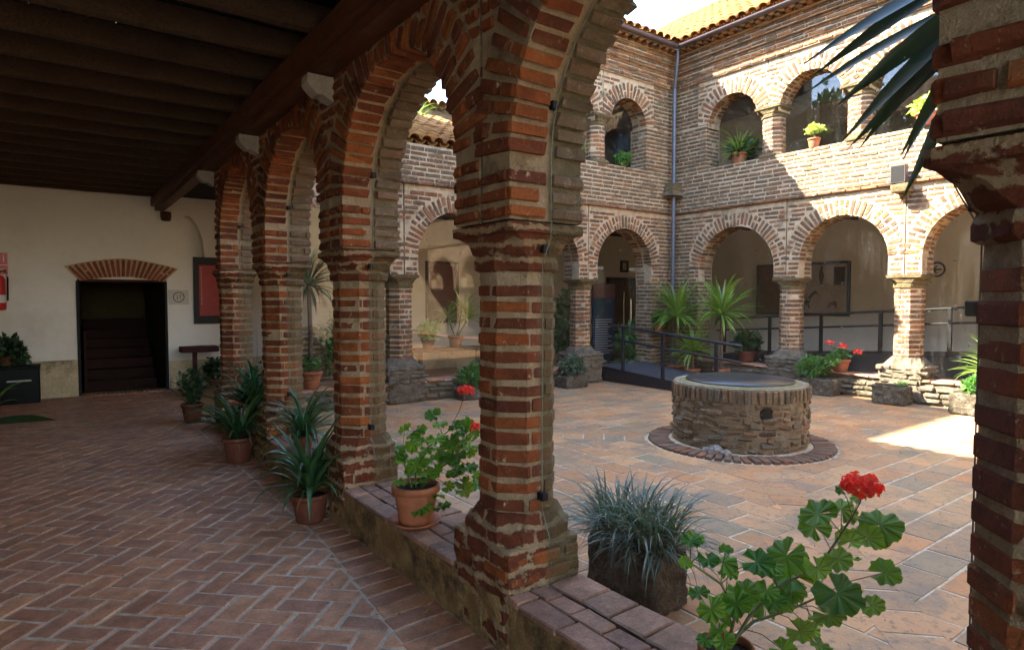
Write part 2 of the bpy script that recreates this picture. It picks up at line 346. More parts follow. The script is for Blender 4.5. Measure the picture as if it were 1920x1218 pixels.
def glass_mat():
    s = N('dusty_window_glass'); s.t.nodes.remove(s.b)
    tr = s.n('BsdfTransparent'); tr.inputs[0].default_value = (.965, .975, .965, 1)
    gl = s.n('BsdfGlossy'); gl.inputs['Roughness'].default_value = .02; gl.inputs[0].default_value = (.95, .97, 1, 1)
    g_ = s.n('NewGeometry'); dt = s.n('VectorMath'); dt.operation = 'DOT_PRODUCT'; s.l(g_.outputs['Normal'], dt.inputs[0]); s.l(g_.outputs['Incoming'], dt.inputs[1])
    one = s.math('SUBTRACT', 1.0, s.math('ABSOLUTE', dt.outputs['Value'])); fres = s.math('ADD', .055, s.math('MULTIPLY', .9, s.math('POWER', one, 5.0)))
    mx = s.n('MixShader'); s.l(fres, mx.inputs[0]); s.l(tr.outputs[0], mx.inputs[1]); s.l(gl.outputs[0], mx.inputs[2])
    di = s.n('BsdfDiffuse'); di.inputs[0].default_value = (.7, .7, .68, 1)
    P = s.pos(); dust = s.math('MULTIPLY', s.ramp(s.noise(P, 55, 2, .5), [(.70, 0.0), (.74, 1.0)]), .35)
    streak = s.math('MULTIPLY', s.ramp(s.noise(s.pos((1, 1, .12)), 9, 5, .7), [(.45, 0.0), (.8, 1.0)]), .05)
    mx2 = s.n('MixShader'); s.l(s.math('ADD', dust, s.math('MULTIPLY', streak, .3)), mx2.inputs[0]); s.l(mx.outputs[0], mx2.inputs[1]); s.l(di.outputs[0], mx2.inputs[2])
    s.l(mx2.outputs[0], s.out.inputs[0]); return s.m
M['glass'] = glass_mat()
M['glassedge'] = flat('green_grey_glass_edge', (.16, .17, .13), .25, .5, 0, .05)
def leaf_mat(name, c1, c2, trans=.35, rough=.42, vein=False, stripe=0):
    s = N(name); r = s.rand(); P = s.pos()
    c = s.mix(r, c1, c2); c = s.mix(.5, c, s.ramp(s.noise(P, 18, 4), [(.3, .6), (.7, 1.4)]), 'MULTIPLY')
    if vein:
        t = s.n('TexCoord'); sp = s.n('SeparateXYZ'); s.l(t.outputs['Object'], sp.inputs[0])
        an = s.math('ARCTAN2', sp.outputs[1], sp.outputs[0]); v = s.math('ABSOLUTE', s.math('SINE', s.math('MULTIPLY', an, 4.5)))
        c = s.mix(s.ramp(v, [(0.0, .95), (.2, 0.0)]), c, tuple(x * .3 for x in c1))
    tr = s.n('BsdfTranslucent'); mx = s.n('MixShader'); mx.inputs[0].default_value = trans
    s.fin(c, rough, None, .4); s.l(s.mix(1.0, c, (1.6, 1.75, .9), 'MULTIPLY'), tr.inputs[0])
    s.l(s.b.outputs[0], mx.inputs[1]); s.l(tr.outputs[0], mx.inputs[2]); s.l(mx.outputs[0], s.out.inputs[0]); return s.m
M['ger'] = leaf_mat('geranium_leaf', (.04, .14, .012), (.17, .31, .03), .5, .6, True)
M['strap'] = leaf_mat('dark_strap_leaf', (.025, .065, .028), (.05, .11, .035), .25, .32)
M['mondo'] = leaf_mat('blue_green_grass_leaf', (.045, .085, .06), (.10, .15, .10), .2, .28)
M['yucca'] = leaf_mat('yucca_leaf', (.12, .22, .035), (.20, .31, .06), .35, .4)
M['dracaena'] = leaf_mat('pale_variegated_leaf', (.24, .32, .06), (.38, .42, .12), .4, .45)
M['bush'] = leaf_mat('bush_leaf', (.045, .13, .03), (.10, .22, .05), .4, .5)
M['darkleaf'] = leaf_mat('dark_leaf', (.018, .045, .018), (.035, .08, .025), .2, .4)
M['fern'] = leaf_mat('fern_frond', (.05, .16, .05), (.09, .22, .08), .35, .5)
M['dead'] = leaf_mat('dry_leaf', (.35, .22, .08), (.28, .16, .06), .3, .7)
M['palm'] = leaf_mat('palm_blade', (.008, .024, .010), (.014, .04, .014), .12, .35)
M['stem'] = flat('green_brown_stem', (.09, .10, .03), .6)
M['bark'] = rough_mat('shaggy_bark', (.16, .11, .07), (.08, .055, .035), None, 20, 1.0)
M['petal'] = leaf_mat('red_petal', (.62, .012, .008), (.80, .03, .012), .3, .5)
M['petalpink'] = leaf_mat('pink_red_petal', (.72, .05, .04), (.85, .12, .08), .3, .5)
M['tree'] = leaf_mat('evergreen_leaf', (.02, .05, .02), (.04, .09, .03), .2, .6)

# ------------------------------------------------------------------ bricks
NOM = (.25, .12, .05)
def variants(nom, b, jit, n=8, name='brick'):
    out = []
    for _ in range(n):
        v, f = chamfer_box(*nom, b, jit); out.append((np.array(v), [tuple(q) for q in f]))
    return out
VB = variants(NOM, .007, .0035)
VSs = variants((.30, .14, .07), .016, .014, 14, 'stone')
_share = {}
def shared(mat, k, vs=VB, key='brick'):
    q = (mat.name, k, key)
    if q not in _share:
        me = D.meshes.new(key); me.from_pydata([tuple(p) for p in vs[k][0]], [], vs[k][1]); me.materials.append(mat); me.update(); _share[q] = me
    return _share[q]
CAMP = Vector((0, 0, CAMH)); CR = Vector((math.cos(YAW), -math.sin(YAW), 0))
def seen_size(loc, dim):
    d = Vector(loc) - CAMP; z = d.dot(CAMF)
    if z < .2: return 0
    x = d.dot(CR) / z; y = d.z / z
    k = dim / z
    if abs(x) > .86 or not (-.62 < y < .52): k *= .02
    return k
def emit(recs, parent, mat, name='brick', nmax=300, stuff='brickwork', vs=VB, nom=NOM, key='brick'):
    """recs: (loc, 3x3 rotation, dims). The ones that show largest become parts, the rest one part of kind stuff"""
    PL = Vector(parent.location)
    recs = sorted(recs, key=lambda r: -seen_size(r[0], r[2][0] * r[2][2]))
    for loc, rot, dim in recs[:nmax]:
        k = random.randrange(len(vs))
        S = Matrix.Diagonal((dim[0] / nom[0], dim[1] / nom[1], dim[2] / nom[2], 1))
        o = D.objects.new(name, shared(mat, k, vs, key)); COL.objects.link(o); o.parent = parent
        o.matrix_basis = Matrix.Translation(Vector(loc) - PL) @ rot.to_4x4() @ S
    rest = recs[nmax:]
    if rest:
        V = []; Fc = []; off = 0
        for loc, rot, dim in rest:
            v, f = vs[random.randrange(len(vs))]
            s_ = np.array([dim[0] / nom[0], dim[1] / nom[1], dim[2] / nom[2]])
            V.append((v * s_) @ np.array(rot).T + np.array(Vector(loc) - PL)); Fc += [tuple(i + off for i in q) for q in f]; off += len(v)
        me = D.meshes.new(stuff); me.from_pydata(np.concatenate(V).tolist(), [], Fc); me.materials.append(mat); me.update()
        o = D.objects.new(stuff, me); COL.objects.link(o); o.parent = parent; o['kind'] = 'stuff'
def jr(rot, a=.012):
    return Matrix.Rotation(U(-a, a), 3, 'X') @ Matrix.Rotation(U(-a, a), 3, 'Z') @ rot if a else rot
class Fr:
    """a wall's own axes: u along it, n out of it, z up"""
    def __init__(s, o, u, n): s.o = Vector(o); s.u = Vector(u); s.n = Vector(n); s.z = Vector((0, 0, 1))
    def p(s, u, n, z): return s.o + s.u * u + s.n * n + s.z * z
    def rot(s): y = s.z.cross(s.u); return Matrix((s.u, y, s.z)).transposed()
    def rrot(s, a):
        """radial: local z points out of the arch at angle a"""
        r = s.u * math.cos(a) + s.z * math.sin(a); t = s.u * math.sin(a) - s.z * math.cos(a); return Matrix((t, r.cross(t), r)).transposed()
def courses(fr, u0, u1, z0, z1, n=0.0, ch=.077, bh=.05, bl=.25, gap=.018, dep=.12, keep=None, proud=.004, jig=.004):
    out = []; k = 0; z = z0
    while z + bh * .8 <= z1 + 1e-6:
        u = u0 - (bl / 2 if k % 2 else U(0, .03)); 
        while u < u1:
            L = bl * U(.82, 1.12); a, b = max(u, u0), min(u + L, u1); u += L + gap
            if keep:
                # trim against openings by sampling along the brick
                ok = [t for t in np.linspace(a, b, 9) if keep(t, z + bh / 2)]
                if len(ok) < 2: continue
                if len(ok) < 9:
                    # keep the longest end run
                    runs = []; cur = []
                    for t in np.linspace(a, b, 9):
                        if keep(t, z + bh / 2): cur.append(t)
                        elif cur: runs.append(cur); cur = []
                    if cur: runs.append(cur)
                    rr = max(runs, key=len); a, b = rr[0], rr[-1]
            if b - a < .035: continue
            h = bh * U(.86, 1.1)
            out.append((fr.p((a + b) / 2, n - dep / 2 + proud + U(-jig, jig), z + bh / 2), jr(fr.rot(), .01), (b - a, dep, h)))
        z += ch; k += 1
    return out
def ring(fr, uc, zc, R, a0, a1, rl=.28, th=.05, gap=.026, dep=.2, nlay=2, n0=0.0, split=.5, proud=.006):
    """voussoirs, nlay of them through the wall's thickness"""
    out = []; step = (th + gap) / R; m = max(1, int(round((a1 - a0) / step))); step = (a1 - a0) / m
    for i in range(m):
        a = a0 + (i + .5) * step + U(-.004, .004)
        for l in range(nlay):
            nn = n0 - dep * (l + .5) - l * .012
            t = th * U(.88, 1.12)
            pr = proud + U(-.004, .004)
            if rl > .22 and R_() < split:
                c = U(.4, .62); parts = [(0, c * rl - .008), (c * rl + .008, rl)]
            else: parts = [(0, rl)]
            for b0, b1 in parts:
                ro = R + (b0 + b1) / 2 - .004 + U(-.004, .003)
                out.append((fr.p(uc + math.cos(a) * ro, nn + (pr if l == 0 else 0), zc + math.sin(a) * ro), jr(fr.rrot(a), .012), (t * (1 + (b0 + b1) / 2 / R * .55), dep - .004, b1 - b0)))
    return out
def arch_core(mb, fr, u0, u1, uc, R, zc, zs, ztop, thick, inset=.0, nseg=20):
    """mortar body of a bay: from u0 to u1 with a stilted round opening; front at n=-inset"""
    nf, nb = -inset, -thick + inset
    Ro = R + inset
    arc = [(uc - Ro * math.cos(math.pi * i / nseg), zc + Ro * math.sin(math.pi * i / nseg)) for i in range(nseg + 1)]
    P = fr.p
    def quad(a, b, c, d): mb.add([a, b, c, d], [(0, 1, 2, 3)])
    for nn, flip in ((nf, False), (nb, True)):
        def face(pts): mb.add([P(u, nn, z) for u, z in (pts[::-1] if flip else pts)], [tuple(range(len(pts)))])
        for (a, b) in ((u0, uc - Ro), (uc + Ro, u1)):
            for k in range(8):
                za, zb = zs + (ztop - zs) * k / 8, zs + (ztop - zs) * (k + 1) / 8
                if b > a: face([(a, za), (b, za), (b, zb), (a, zb)])
        for i in range(nseg):
            face([arc[i], arc[i + 1], (arc[i + 1][0], ztop), (arc[i][0], ztop)])
    path = [(uc - Ro, zs)] + arc + [(uc + Ro, zs)]
    for (a, b) in zip(path[:-1], path[1:]):
        for k in range(3):
            n0, n1 = nf + (nb - nf) * k / 3, nf + (nb - nf) * (k + 1) / 3
            quad(P(a[0], n0, a[1]), P(a[0], n1, a[1]), P(b[0], n1, b[1]), P(b[0], n0, b[1]))
    for (a, b) in ((u0, uc - Ro), (uc + Ro, u1)): quad(P(a, nf, zs), P(a, nb, zs), P(b, nb, zs), P(b, nf, zs))
    quad(P(u0, nf, ztop), P(u1, nf, ztop), P(u1, nb, ztop), P(u0, nb, ztop))
    for u in (u0, u1): quad(P(u, nf, zs), P(u, nf, ztop), P(u, nb, ztop), P(u, nb, zs))
# octagonal shaft pieces, shared by every pillar
def oct_pts(hw, k): return [(-hw, k), (-hw, -k), (-k, -hw), (k, -hw), (hw, -k), (hw, k), (k, hw), (-k, hw)]
HW, KK = .175, .0725
def oct_piece(s0, s1, h=.056, dep=.10, b=.006, jit=.003):
    P = oct_pts(HW, KK); per = [0]
    for i in range(8): per.append(per[-1] + math.dist(P[i], P[(i + 1) % 8]))
    T = per[-1]
    def at(s):
        s = s % T
        for i in range(8):
            if s <= per[i + 1] + 1e-9:
                t = (s - per[i]) / (per[i + 1] - per[i]); a, c = P[i], P[(i + 1) % 8]; return (a[0] + (c[0] - a[0]) * t, a[1] + (c[1] - a[1]) * t)
    ss = [s0]
    for w_ in (0, T, 2 * T):
        for q in per[:-1]:
            if s0 + .012 < q + w_ < s1 - .012: ss.append(q + w_)
    ss.append(s1); ss = sorted(ss)
    O = [Vector(at(q)) for q in ss]
    O = [p + Vector((U(-jit, jit), U(-jit, jit))) for p in O]
    def row(ins, z): 
        r = [p * (1 - ins / HW) for p in O]
        if ins: 
            d0 = (r[1] - r[0]).normalized() * ins; d1 = (r[-2] - r[-1]).normalized() * ins; r[0] = r[0] + d0; r[-1] = r[-1] + d1
        return [(p.x, p.y, z + U(-.002, .002)) for p in r] + [(p.x * (1 - dep / HW), p.y * (1 - dep / HW), z) for p in (r[-1], r[0])]
    rows = [row(b, 0), row(0, b), row(0, h - b), row(b, h)]
    mb = MB(); mb.loft(rows); return mb
_oct = {}
PERIM = 8 * math.dist(oct_pts(HW, KK)[0], oct_pts(HW, KK)[1])
def oct_meshes(mat):
    if mat.name not in _oct:
        L = []
        for var in range(4):
            cuts = [U(-.02, .02) + PERIM * i / 4 + (.09 if var % 2 else .02) for i in range(4)]; cuts.append(cuts[0] + PERIM)
            row_ = []
            for i in range(4):
                me = oct_piece(cuts[i] + .008, cuts[i + 1] - .008).mesh('brick'); me.materials.append(mat); row_.append(me)
            L.append(row_)
        _oct[mat.name] = L
    return _oct[mat.name]
def oct_ring(hw, k, z, c=(0, 0), jit=0.0):
    return [(c[0] + a + U(-jit, jit), c[1] + b + U(-jit, jit), z + U(-jit, jit)) for a, b in oct_pts(hw, k)]
def dense_ring(hwx, hwy, k, z, amp=0, seed=0, m=4):
    base = [(-hwx, hwy * k), (-hwx, -hwy * k), (-hwx * k, -hwy), (hwx * k, -hwy), (hwx, -hwy * k), (hwx, hwy * k), (hwx * k, hwy), (-hwx * k, hwy)]
    out = []
    for i in range(8):
        a, b = Vector((*base[i], z)), Vector((*base[(i + 1) % 8], z))
        for j in range(m):
            p = a.lerp(b, j / m); nv = mnoise.noise_vector(p * 14 + Vector((seed, 0, seed))) + .5 * mnoise.noise_vector(p * 40 + Vector((seed, 0, 0)))
            out.append(tuple(p + Vector((nv.x, nv.y, nv.z * .5)) * amp))
    return out
def pillar_shaft(root, z0, z1, mat, mort, ch=.077, scale=1.0, amp=.004):
    """courses of wrap-round bricks on a mortar core; root at the pillar's axis"""
    zs_ = np.arange(z0, z1 + 1e-6, .05); mb = MB()
    mb.loft([dense_ring((HW - .005) * scale, (HW - .005) * scale, KK / HW, z, amp, root.location.y) for z in list(zs_) + [z1]])
    mb.build('mortar_core', mort, root)
    L = oct_meshes(mat); z = z0 + .012; k = 0
    while z + .05 < z1:
        row_ = L[(k % 2) + 2 * random.randrange(2)]; ang = random.randrange(4) * math.pi / 2
        for me in row_:
            o = D.objects.new('brick', me); COL.objects.link(o); o.parent = root
            sc = scale * U(.985, 1.015)
            o.matrix_basis = Matrix.Translation((U(-.003, .003), U(-.003, .003), z + U(-.004, .004))) @ Matrix.Rotation(ang + U(-.012, .012), 4, 'Z') @ Matrix.Rotation(U(-.008, .008), 4, 'X') @ Matrix.Diagonal((sc, sc, U(.88, 1.12), 1))
        z += ch; k += 1
def pillar_cap(root, z, mat, bw=.235, bwx=.22, hh=.12, name='capital', scale=1.0, seed=1):
    h = HW * scale; mb = MB()
    mb.loft([dense_ring(h + .003, h + .003, .42, z - .075, .003, seed), dense_ring(h + .017, h + .017, .42, z - .065, .004, seed), dense_ring(h + .02, h + .02, .42, z - .03, .005, seed),
             dense_ring(h + .01, h + .01, .42, z - .005, .004, seed), dense_ring(h + .02, h + .015, .5, z + .01, .005, seed), dense_ring((h + bwx) / 2 + .01, (h + bw) / 2 + .012, .62, z + hh * .5, .009, seed),
             dense_ring(bwx + .004, bw + .006, .86, z + hh - .02, .009, seed), dense_ring(bwx + .022, bw + .022, .93, z + hh - .012, .007, seed), dense_ring(bwx + .024, bw + .024, .93, z + hh + .028, .007, seed), dense_ring(bwx, bw, .95, z + hh + .034, .004, seed)])
    return mb.build(name, mat, root)

def clip(poly, nx, ny, c):
    """keep the side where nx*x + ny*y >= c"""
    out = []
    for i in range(len(poly)):
        p, q = poly[i], poly[(i + 1) % len(poly)]; dp, dq = nx * p[0] + ny * p[1] - c, nx * q[0] + ny * q[1] - c
        if dp >= 0: out.append(p)
        if dp * dq < 0: t_ = dp / (dp - dq); out.append((p[0] + (q[0] - p[0]) * t_, p[1] + (q[1] - p[1]) * t_))
    return out
def area(p): return abs(sum(p[i][0] * p[(i + 1) % len(p)][1] - p[(i + 1) % len(p)][0] * p[i][1] for i in range(len(p)))) / 2
def cut_piece(poly, name, parent, mat, z0, z1, b=.004):
    """a paving piece cut to shape"""
    cx_ = sum(p[0] for p in poly) / len(poly); cy_ = sum(p[1] for p in poly) / len(poly)
    def rg(ins, z): return [(p[0] - (p[0] - cx_) * ins / max(.03, math.hypot(p[0] - cx_, p[1] - cy_)), p[1] - (p[1] - cy_) * ins / max(.03, math.hypot(p[0] - cx_, p[1] - cy_)), z) for p in poly]
    if sum(poly[i][0] * poly[(i + 1) % len(poly)][1] - poly[(i + 1) % len(poly)][0] * poly[i][1] for i in range(len(poly))) < 0: poly = poly[::-1]
    return MB().loft([rg(.006, z0), rg(.006, z1 - b), rg(.006 + b, z1)]).build(name, mat, parent)
# ================================================================== GROUND AND STRUCTURE
MB().add([(-400, -400, -.25), (400, -400, -.25), (400, 400, -.25), (-400, 400, -.25)], [(0, 1, 2, 3)]).build('ground', rough_mat('dry_earth', (.22, .17, .11), (.16, .13, .08), None, .5, .3), kind='structure')
ROTZ = lambda a: Matrix.Rotation(a, 3, 'Z')
# corridor floor: mortar bed + herringbone bricks
fl = MB(); fl.box(-2.1, -6, -.2, 1.62, 12.55, -.0045); floor_o = fl.build('corridor_floor', M['floorjoint'], kind='structure')
def border_x(y): return 1.40 if y > 4 else (1.25 + .15 * max(0, (y - 2.4) / 1.6) if y > 2.4 else 1.25)
VF = variants((.25, .12, .04), .005, .0025, 8)
recs = []
bl, bw_, g_ = .262, .131, .017; CUTS = []
ang = math.radians(-43.5)
ca, sa = math.cos(ang), math.sin(ang)
for i in range(-90, 91):
    for j in range(-40, 41):
        for kind in (0, 1):
            if kind == 0: x0, y0, L, W = (i + 4 * j) * bw_, i * bw_, bl, bw_
            else: x0, y0, L, W = (i + 2 + 4 * j) * bw_, (i - 1) * bw_, bw_, bl
            mx_, my_ = x0 + L / 2, y0 + W / 2
            X = mx_ * ca - my_ * sa + .3; Y = mx_ * sa + my_ * ca + 4.0
            if not (-2.0 < X < border_x(Y) + .14 and .2 < Y < 12.45): continue
            a2 = ang if kind == 0 else ang + math.pi / 2
            if X > border_x(Y) - .145:
                cc, ss_ = math.cos(a2), math.sin(a2); hl_, hw_ = (bl - g_) / 2, (bw_ - g_) / 2
                P_ = [(X + cc * i_ * hl_ - ss_ * j_ * hw_, Y + ss_ * i_ * hl_ + cc * j_ * hw_) for i_, j_ in ((-1, -1), (1, -1), (1, 1), (-1, 1))]
                n0 = len(P_); bxx = border_x(Y) - .008
                if max(p[0] for p in P_) > bxx:
                    P_ = clip(P_, -1, 0, -bxx)
                    if len(P_) >= 3 and area(P_) > .0012: CUTS.append(P_)
                    continue
            recs.append((Vector((X, Y, -.0195 + U(-.0012, .0015))), jr(ROTZ(a2), .0045), (bl - g_ + U(-.004, .002), bw_ - g_ + U(-.004, .002), .04)))
DEFER_CUTS = CUTS
emit(recs, floor_o, M['floorbrick'], 'brick', 300, 'brick_paving', VF, (.25, .12, .04), 'floor_brick')
# border bricks along the low wall, laid across
recs = []; y = .3
while y < 12.3:
    xb = border_x(y)
    recs.append((Vector(((xb + 1.60) / 2, y, -.0205 + U(-.0015, .002))), jr(ROTZ(U(-.03, .03)), .004), (1.60 - xb - .008, .118, .04))); y += .131
emit(recs, floor_o, M['floorbrick'], 'border_brick', 100, 'border_paving', VF, (.25, .12, .04), 'floor_brick')
# courtyard paving: joint bed, diagonal strips from the well to the corners, tiles between
WC = Vector((6.165, 4.11, 0)); WR, WRING, WH = .72, 1.0, .70
cy = MB(); cy.box(2.0, -3.2, -.2, 10.7, 8.8, -.0025); court_o = cy.build('courtyard_paving', M['tilejoint'], kind='structure')
VT = variants((.36, .25, .03), .004, .003, 8)
recs = []
def in_strip(x, y, m=0.0):
    dx, dy = x - WC.x, y - WC.y
    return abs(abs(dx) - abs(dy)) / math.sqrt(2) < .125 + m
y = -3.0; row = 0
def tile_grid(horiz):
    W_, L_ = .262, .372
    lo, hi = (-3.1, 8.7) if horiz else (2.05, 10.62)
    a = lo; k = 0; H = .183
    while a < hi:
        b0, b1 = (2.05, 10.62) if horiz else (-3.1, 8.7)
        b = b0 - (L_ / 2 if k % 2 else 0)
        while b < b1:
            x0, y0, x1, y1 = (b, a, b + L_, a + W_) if horiz else (a, b, a + W_, b + L_)
            rect = [(x0 - WC.x, y0 - WC.y), (x1 - WC.x, y0 - WC.y), (x1 - WC.x, y1 - WC.y), (x0 - WC.x, y1 - WC.y)]
            for sg in (-1, 1):
                if horiz: P_ = clip(clip(rect, -1, sg, H), 1, sg, H)
                else: P_ = clip(clip(rect, sg, -1, H), sg, 1, H)
                if len(P_) < 3 or area(P_) < .002: continue
                cx_ = sum(p[0] for p in P_) / len(P_); cy_ = sum(p[1] for p in P_) / len(P_); r_ = math.hypot(cx_, cy_)
                if r_ < WRING + .35: P_ = clip(P_, cx_ / r_, cy_ / r_, WRING + .01)
                if len(P_) < 3 or area(P_) < .002: continue
                if area(P_) > .97 * W_ * L_: recs.append((Vector(((x0 + x1) / 2, (y0 + y1) / 2, -.0135 + U(-.0015, .0015))), jr(ROTZ(0 if horiz else math.pi / 2), .005), (L_ - .017, W_ - .017, .03)))
                else: cut_piece([(p[0] + WC.x, p[1] + WC.y) for p in P_], 'cut_tile', court_o, M['tile'], -.03, U(.0, .003))
            b += L_
        a += W_; k += 1
tile_grid(True); tile_grid(False)
for P_ in DEFER_CUTS: cut_piece(P_, 'cut_brick', floor_o, M['floorbrick'], -.04, U(-.001, .0015))
for q in range(4):
    a = math.radians(45 + 90 * q); r = WRING + .14
    while r < 8.2:
        p = WC + Vector((math.cos(a), math.sin(a), 0)) * r
        if 2.1 < p.x < 10.6 and -3.1 < p.y < 8.7:
            recs.append((Vector((p.x, p.y, -.0135 + U(-.001, .0015))), jr(ROTZ(a), .004), (.218, .315, .03)))
        r += .236
emit(recs, court_o, M['tile'], 'tile', 300, 'tile_paving', VT, (.36, .25, .03), 'tile')

# timber ceiling of the corridor
ceil = thing('timber_ceiling', 'dark beamed timber ceiling above the brick floored corridor', 'ceiling', (0, 6, 3.4))
ceil['kind'] = 'structure'
for i in range(24):
    x = -2.0 + .16 * i
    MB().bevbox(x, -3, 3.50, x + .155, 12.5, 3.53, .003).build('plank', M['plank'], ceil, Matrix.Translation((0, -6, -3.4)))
y = 12.28; k = 0
jm = MB().rough(-2.0, -.04, 3.335, 1.56, .04, 3.50, .08, .004, 4).mesh('joist'); jm.materials.append(M['joist'])
while y > -1.5:
    link_mesh('joist', jm, ceil, None, Matrix.Translation((0, y - 6 + U(-.02, .02), -3.4 + U(-.008, .008))) @ Matrix.Rotation(U(-.006, .006), 4, 'Z')); y -= .545
bm_ = thing('timber_beam', 'long brown timber wall beam running over the brick arches on stone corbels', 'beam', (1.52, 6, 3.2))
MB().rough(1.40, -3, 3.20, 1.60, 12.5, 3.34, .09, .007, 3).build('lower_beam', M['beam'], bm_, Matrix.Translation((-1.52, -6, -3.2)))
MB().rough(1.46, -3, 3.13, 1.60, 12.5, 3.198, .09, .006, 3, 5).build('wall_plate', M['beam'], bm_, Matrix.Translation((-1.52, -6, -3.2)))
def corbel(y, label):
    t = thing('stone_corbel', label, 'corbel', (1.60, y, 3.0), group='stone corbels under the beam')
    prof = [(0, .13), (-.21, .13), (-.215, .06), (-.20, .03), (-.135, -.035), (-.09, -.03), (-.05, -.055), (0, -.075)]
    mb = MB(); mb.loft([[(a, s_ * .075, z) for a, z in prof] for s_ in (-1, 1)]); mb.build('bracket', M['corbel'], t, Matrix.Translation((0, 0, .02)) @ Matrix.Diagonal((.85, .85, .8, 1)))
    return t
PY = [.36, 2.44, 4.39, 6.33, 8.27]
for y, l in ((4.33, 'pale stone corbel under the beam, largest and nearest of the three'), (6.27, 'middle stone corbel holding the beam between two brick arches'), (8.30, 'farthest full stone corbel beside the white wall niche')): corbel(y, l)
t = thing('timber_post_block', 'small dark rounded block carrying the far end of the beam', 'bracket', (1.62, 12.42, 3.05))
MB().lathe([(.0, -.10), (.07, -.09), (.085, -.03), (.085, .06), (0, .06)], 12).build('block', M['beam'], t)

# ------------------------------------------------------------------ near arcade (between corridor and courtyard)
XI, XO, XC = 1.60, 2.04, 1.82
FN = Fr((XI, 0, 0), (0, 1, 0), (-1, 0, 0))       # corridor face
FO = Fr((XO, 0, 0), (0, 1, 0), (1, 0, 0))        # courtyard face
plabels = {0: 'huge dark brick pillar cut off by the right edge of the photo', 1: 'foreground octagonal brick pillar between the potted geranium and the grass trough',
           2: 'second octagonal brick pillar, behind the potted geranium on the wall', 3: 'third brick pillar along the corridor, behind two strap leaved plants', 4: 'farthest brick pillar, at the end of the low wall by the white wall'}
def plinth_block(root, hx, hy, z0, z1, mat, seed, top=True):
    MB().rough(-hx, -hy, z0, hx, hy, z1, .04, .012, 11, seed, .012).build('plinth', mat, root)
for i, y in enumerate(PY):
    t = thing('brick_pillar', plabels[i], 'pillar', (XC, y, 0), group='brick pillars of the near arcade')
    mb = MB().rough(-.225, -.235, 0, .20, .235, .475, .035, .013, 11, i * 3.1, .01); mb.build('plinth', M['plinthm'], t)
    mb = MB(); mb.loft([dense_ring(.215, .22, .62, z, a, i, 6) for z, a in ((.46, .006), (.515, .007), (.535, .006))] + [dense_ring(.205, .21, .58, .54, .005, i, 6), dense_ring(.185, .185, .46, .60, .005, i, 6), dense_ring(.172, .172, .42, .605, .003, i, 6)])
    mb.build('base_moulding', M['plinthm'], t)
    # a few stones proud in the plinth
    rec = courses(Fr((XC - .225, y, 0), (0, 1, 0), (-1, 0, 0)), -.22, .22, .33, .46, -.004, .075, .055, .2, .03, .1, None, .006)
    rec += courses(Fr((XC, y - .235, 0), (1, 0, 0), (0, -1, 0)), -.21, .19, .30, .46, -.004, .08, .055, .19, .03, .1, None, .006)
    emit(rec, t, M['brick_near'])
    pillar_shaft(t, .60, 1.725, M['brick_near'], M['mortar_near'])
    pillar_cap(t, 1.80, M['capm'], .222, .198, .11, seed=i * 2.3)
# arch bays above the capitals
ZS, ZT = 1.95, 3.22
blab = {0: 'nearest brick arch at the top right, seen from below with its mossy outer edge', 1: 'second brick arch, with blue sky showing through', 2: 'third brick arch, its inner curve glowing orange', 3: 'fourth and narrowest looking brick arch before the white end wall'}
for i in range(4):
    ya, yb = PY[i], PY[i + 1]
    oa, ob = ya + .235, yb - .235; uc = (oa + ob) / 2; R = (ob - oa) / 2; zc = 3.02 - R
    t = thing('brick_arch', blab[i], 'arch', (XC, uc, 2), group='brick arches of the near arcade')
    mb = MB(); lo = ya + .012; hi = yb - .012
    arch_core(mb, FN, lo, hi, uc, R, zc, ZS, ZT + .3, XO - XI, .012)
    me_o = mb.build('mortar_body', M['mortar_near'], t, Matrix.Translation((-XC, -uc, -2)))
    if i < 3 or True:
        # back of the joint groove between two bays
        g = MB().box(XI + .05, hi - .001, ZS, XO - .05, yb + .011, ZT + .3); g.build('groove_back', M['mortar_near'], t, Matrix.Translation((-XC, -uc, -2)))
    A = []
    rl = .30
    rr = ring(FN, uc, zc, R, .02, math.pi - .02, rl, .048, .026, .215, 1, 0, .62)
    A += rr
    o2 = ring(FO, uc, zc, R, .02, math.pi - .02, .26, .048, .026, .20, 1, 0, .5)
    emit(rr, t, M['brick_near'], 'voussoir', 200); emit(o2, t, M['brick_mossy'], 'outer_voussoir', 60)
    def keep(u, z, uc=uc, zc=zc, R=R, rl=rl):
        if z < zc: return abs(u - uc) > R + .004
        return math.hypot(u - uc, z - zc) > R + rl + .012
    A = courses(FN, lo + .004, hi - .004, ZS + .01, ZT - .03, 0, .077, .052, .235, .02, .2, keep, .006)
    B = courses(FO, lo, hi, ZS + .01, zc + .5, 0, .077, .05, .24, .02, .19, keep, .005)
    B = [b for b in B if b[0].z < 3.0]
    for yy, nn in ((oa, 1), (ob, -1)):
        fj = Fr((0, yy, 0), (-nn, 0, 0) if False else (1, 0, 0), (0, nn, 0))
        J = courses(fj, XI + .006, 1.812, ZS + .01, zc - .0, 0, .077, .052, .30, .015, .1, None, .003); J2 = courses(fj, 1.845, XO - .006, ZS + .01, zc, 0, .077, .052, .30, .015, .1, None, .003)
        emit(J, t, M['brick_near'], 'jamb_brick', 60); emit(J2, t, M['brick_mossy'], 'outer_jamb_brick', 60)
    emit(A, t, M['brick_near'], 'brick', 260); emit(B, t, M['brick_mossy'], 'outer_brick', 80)
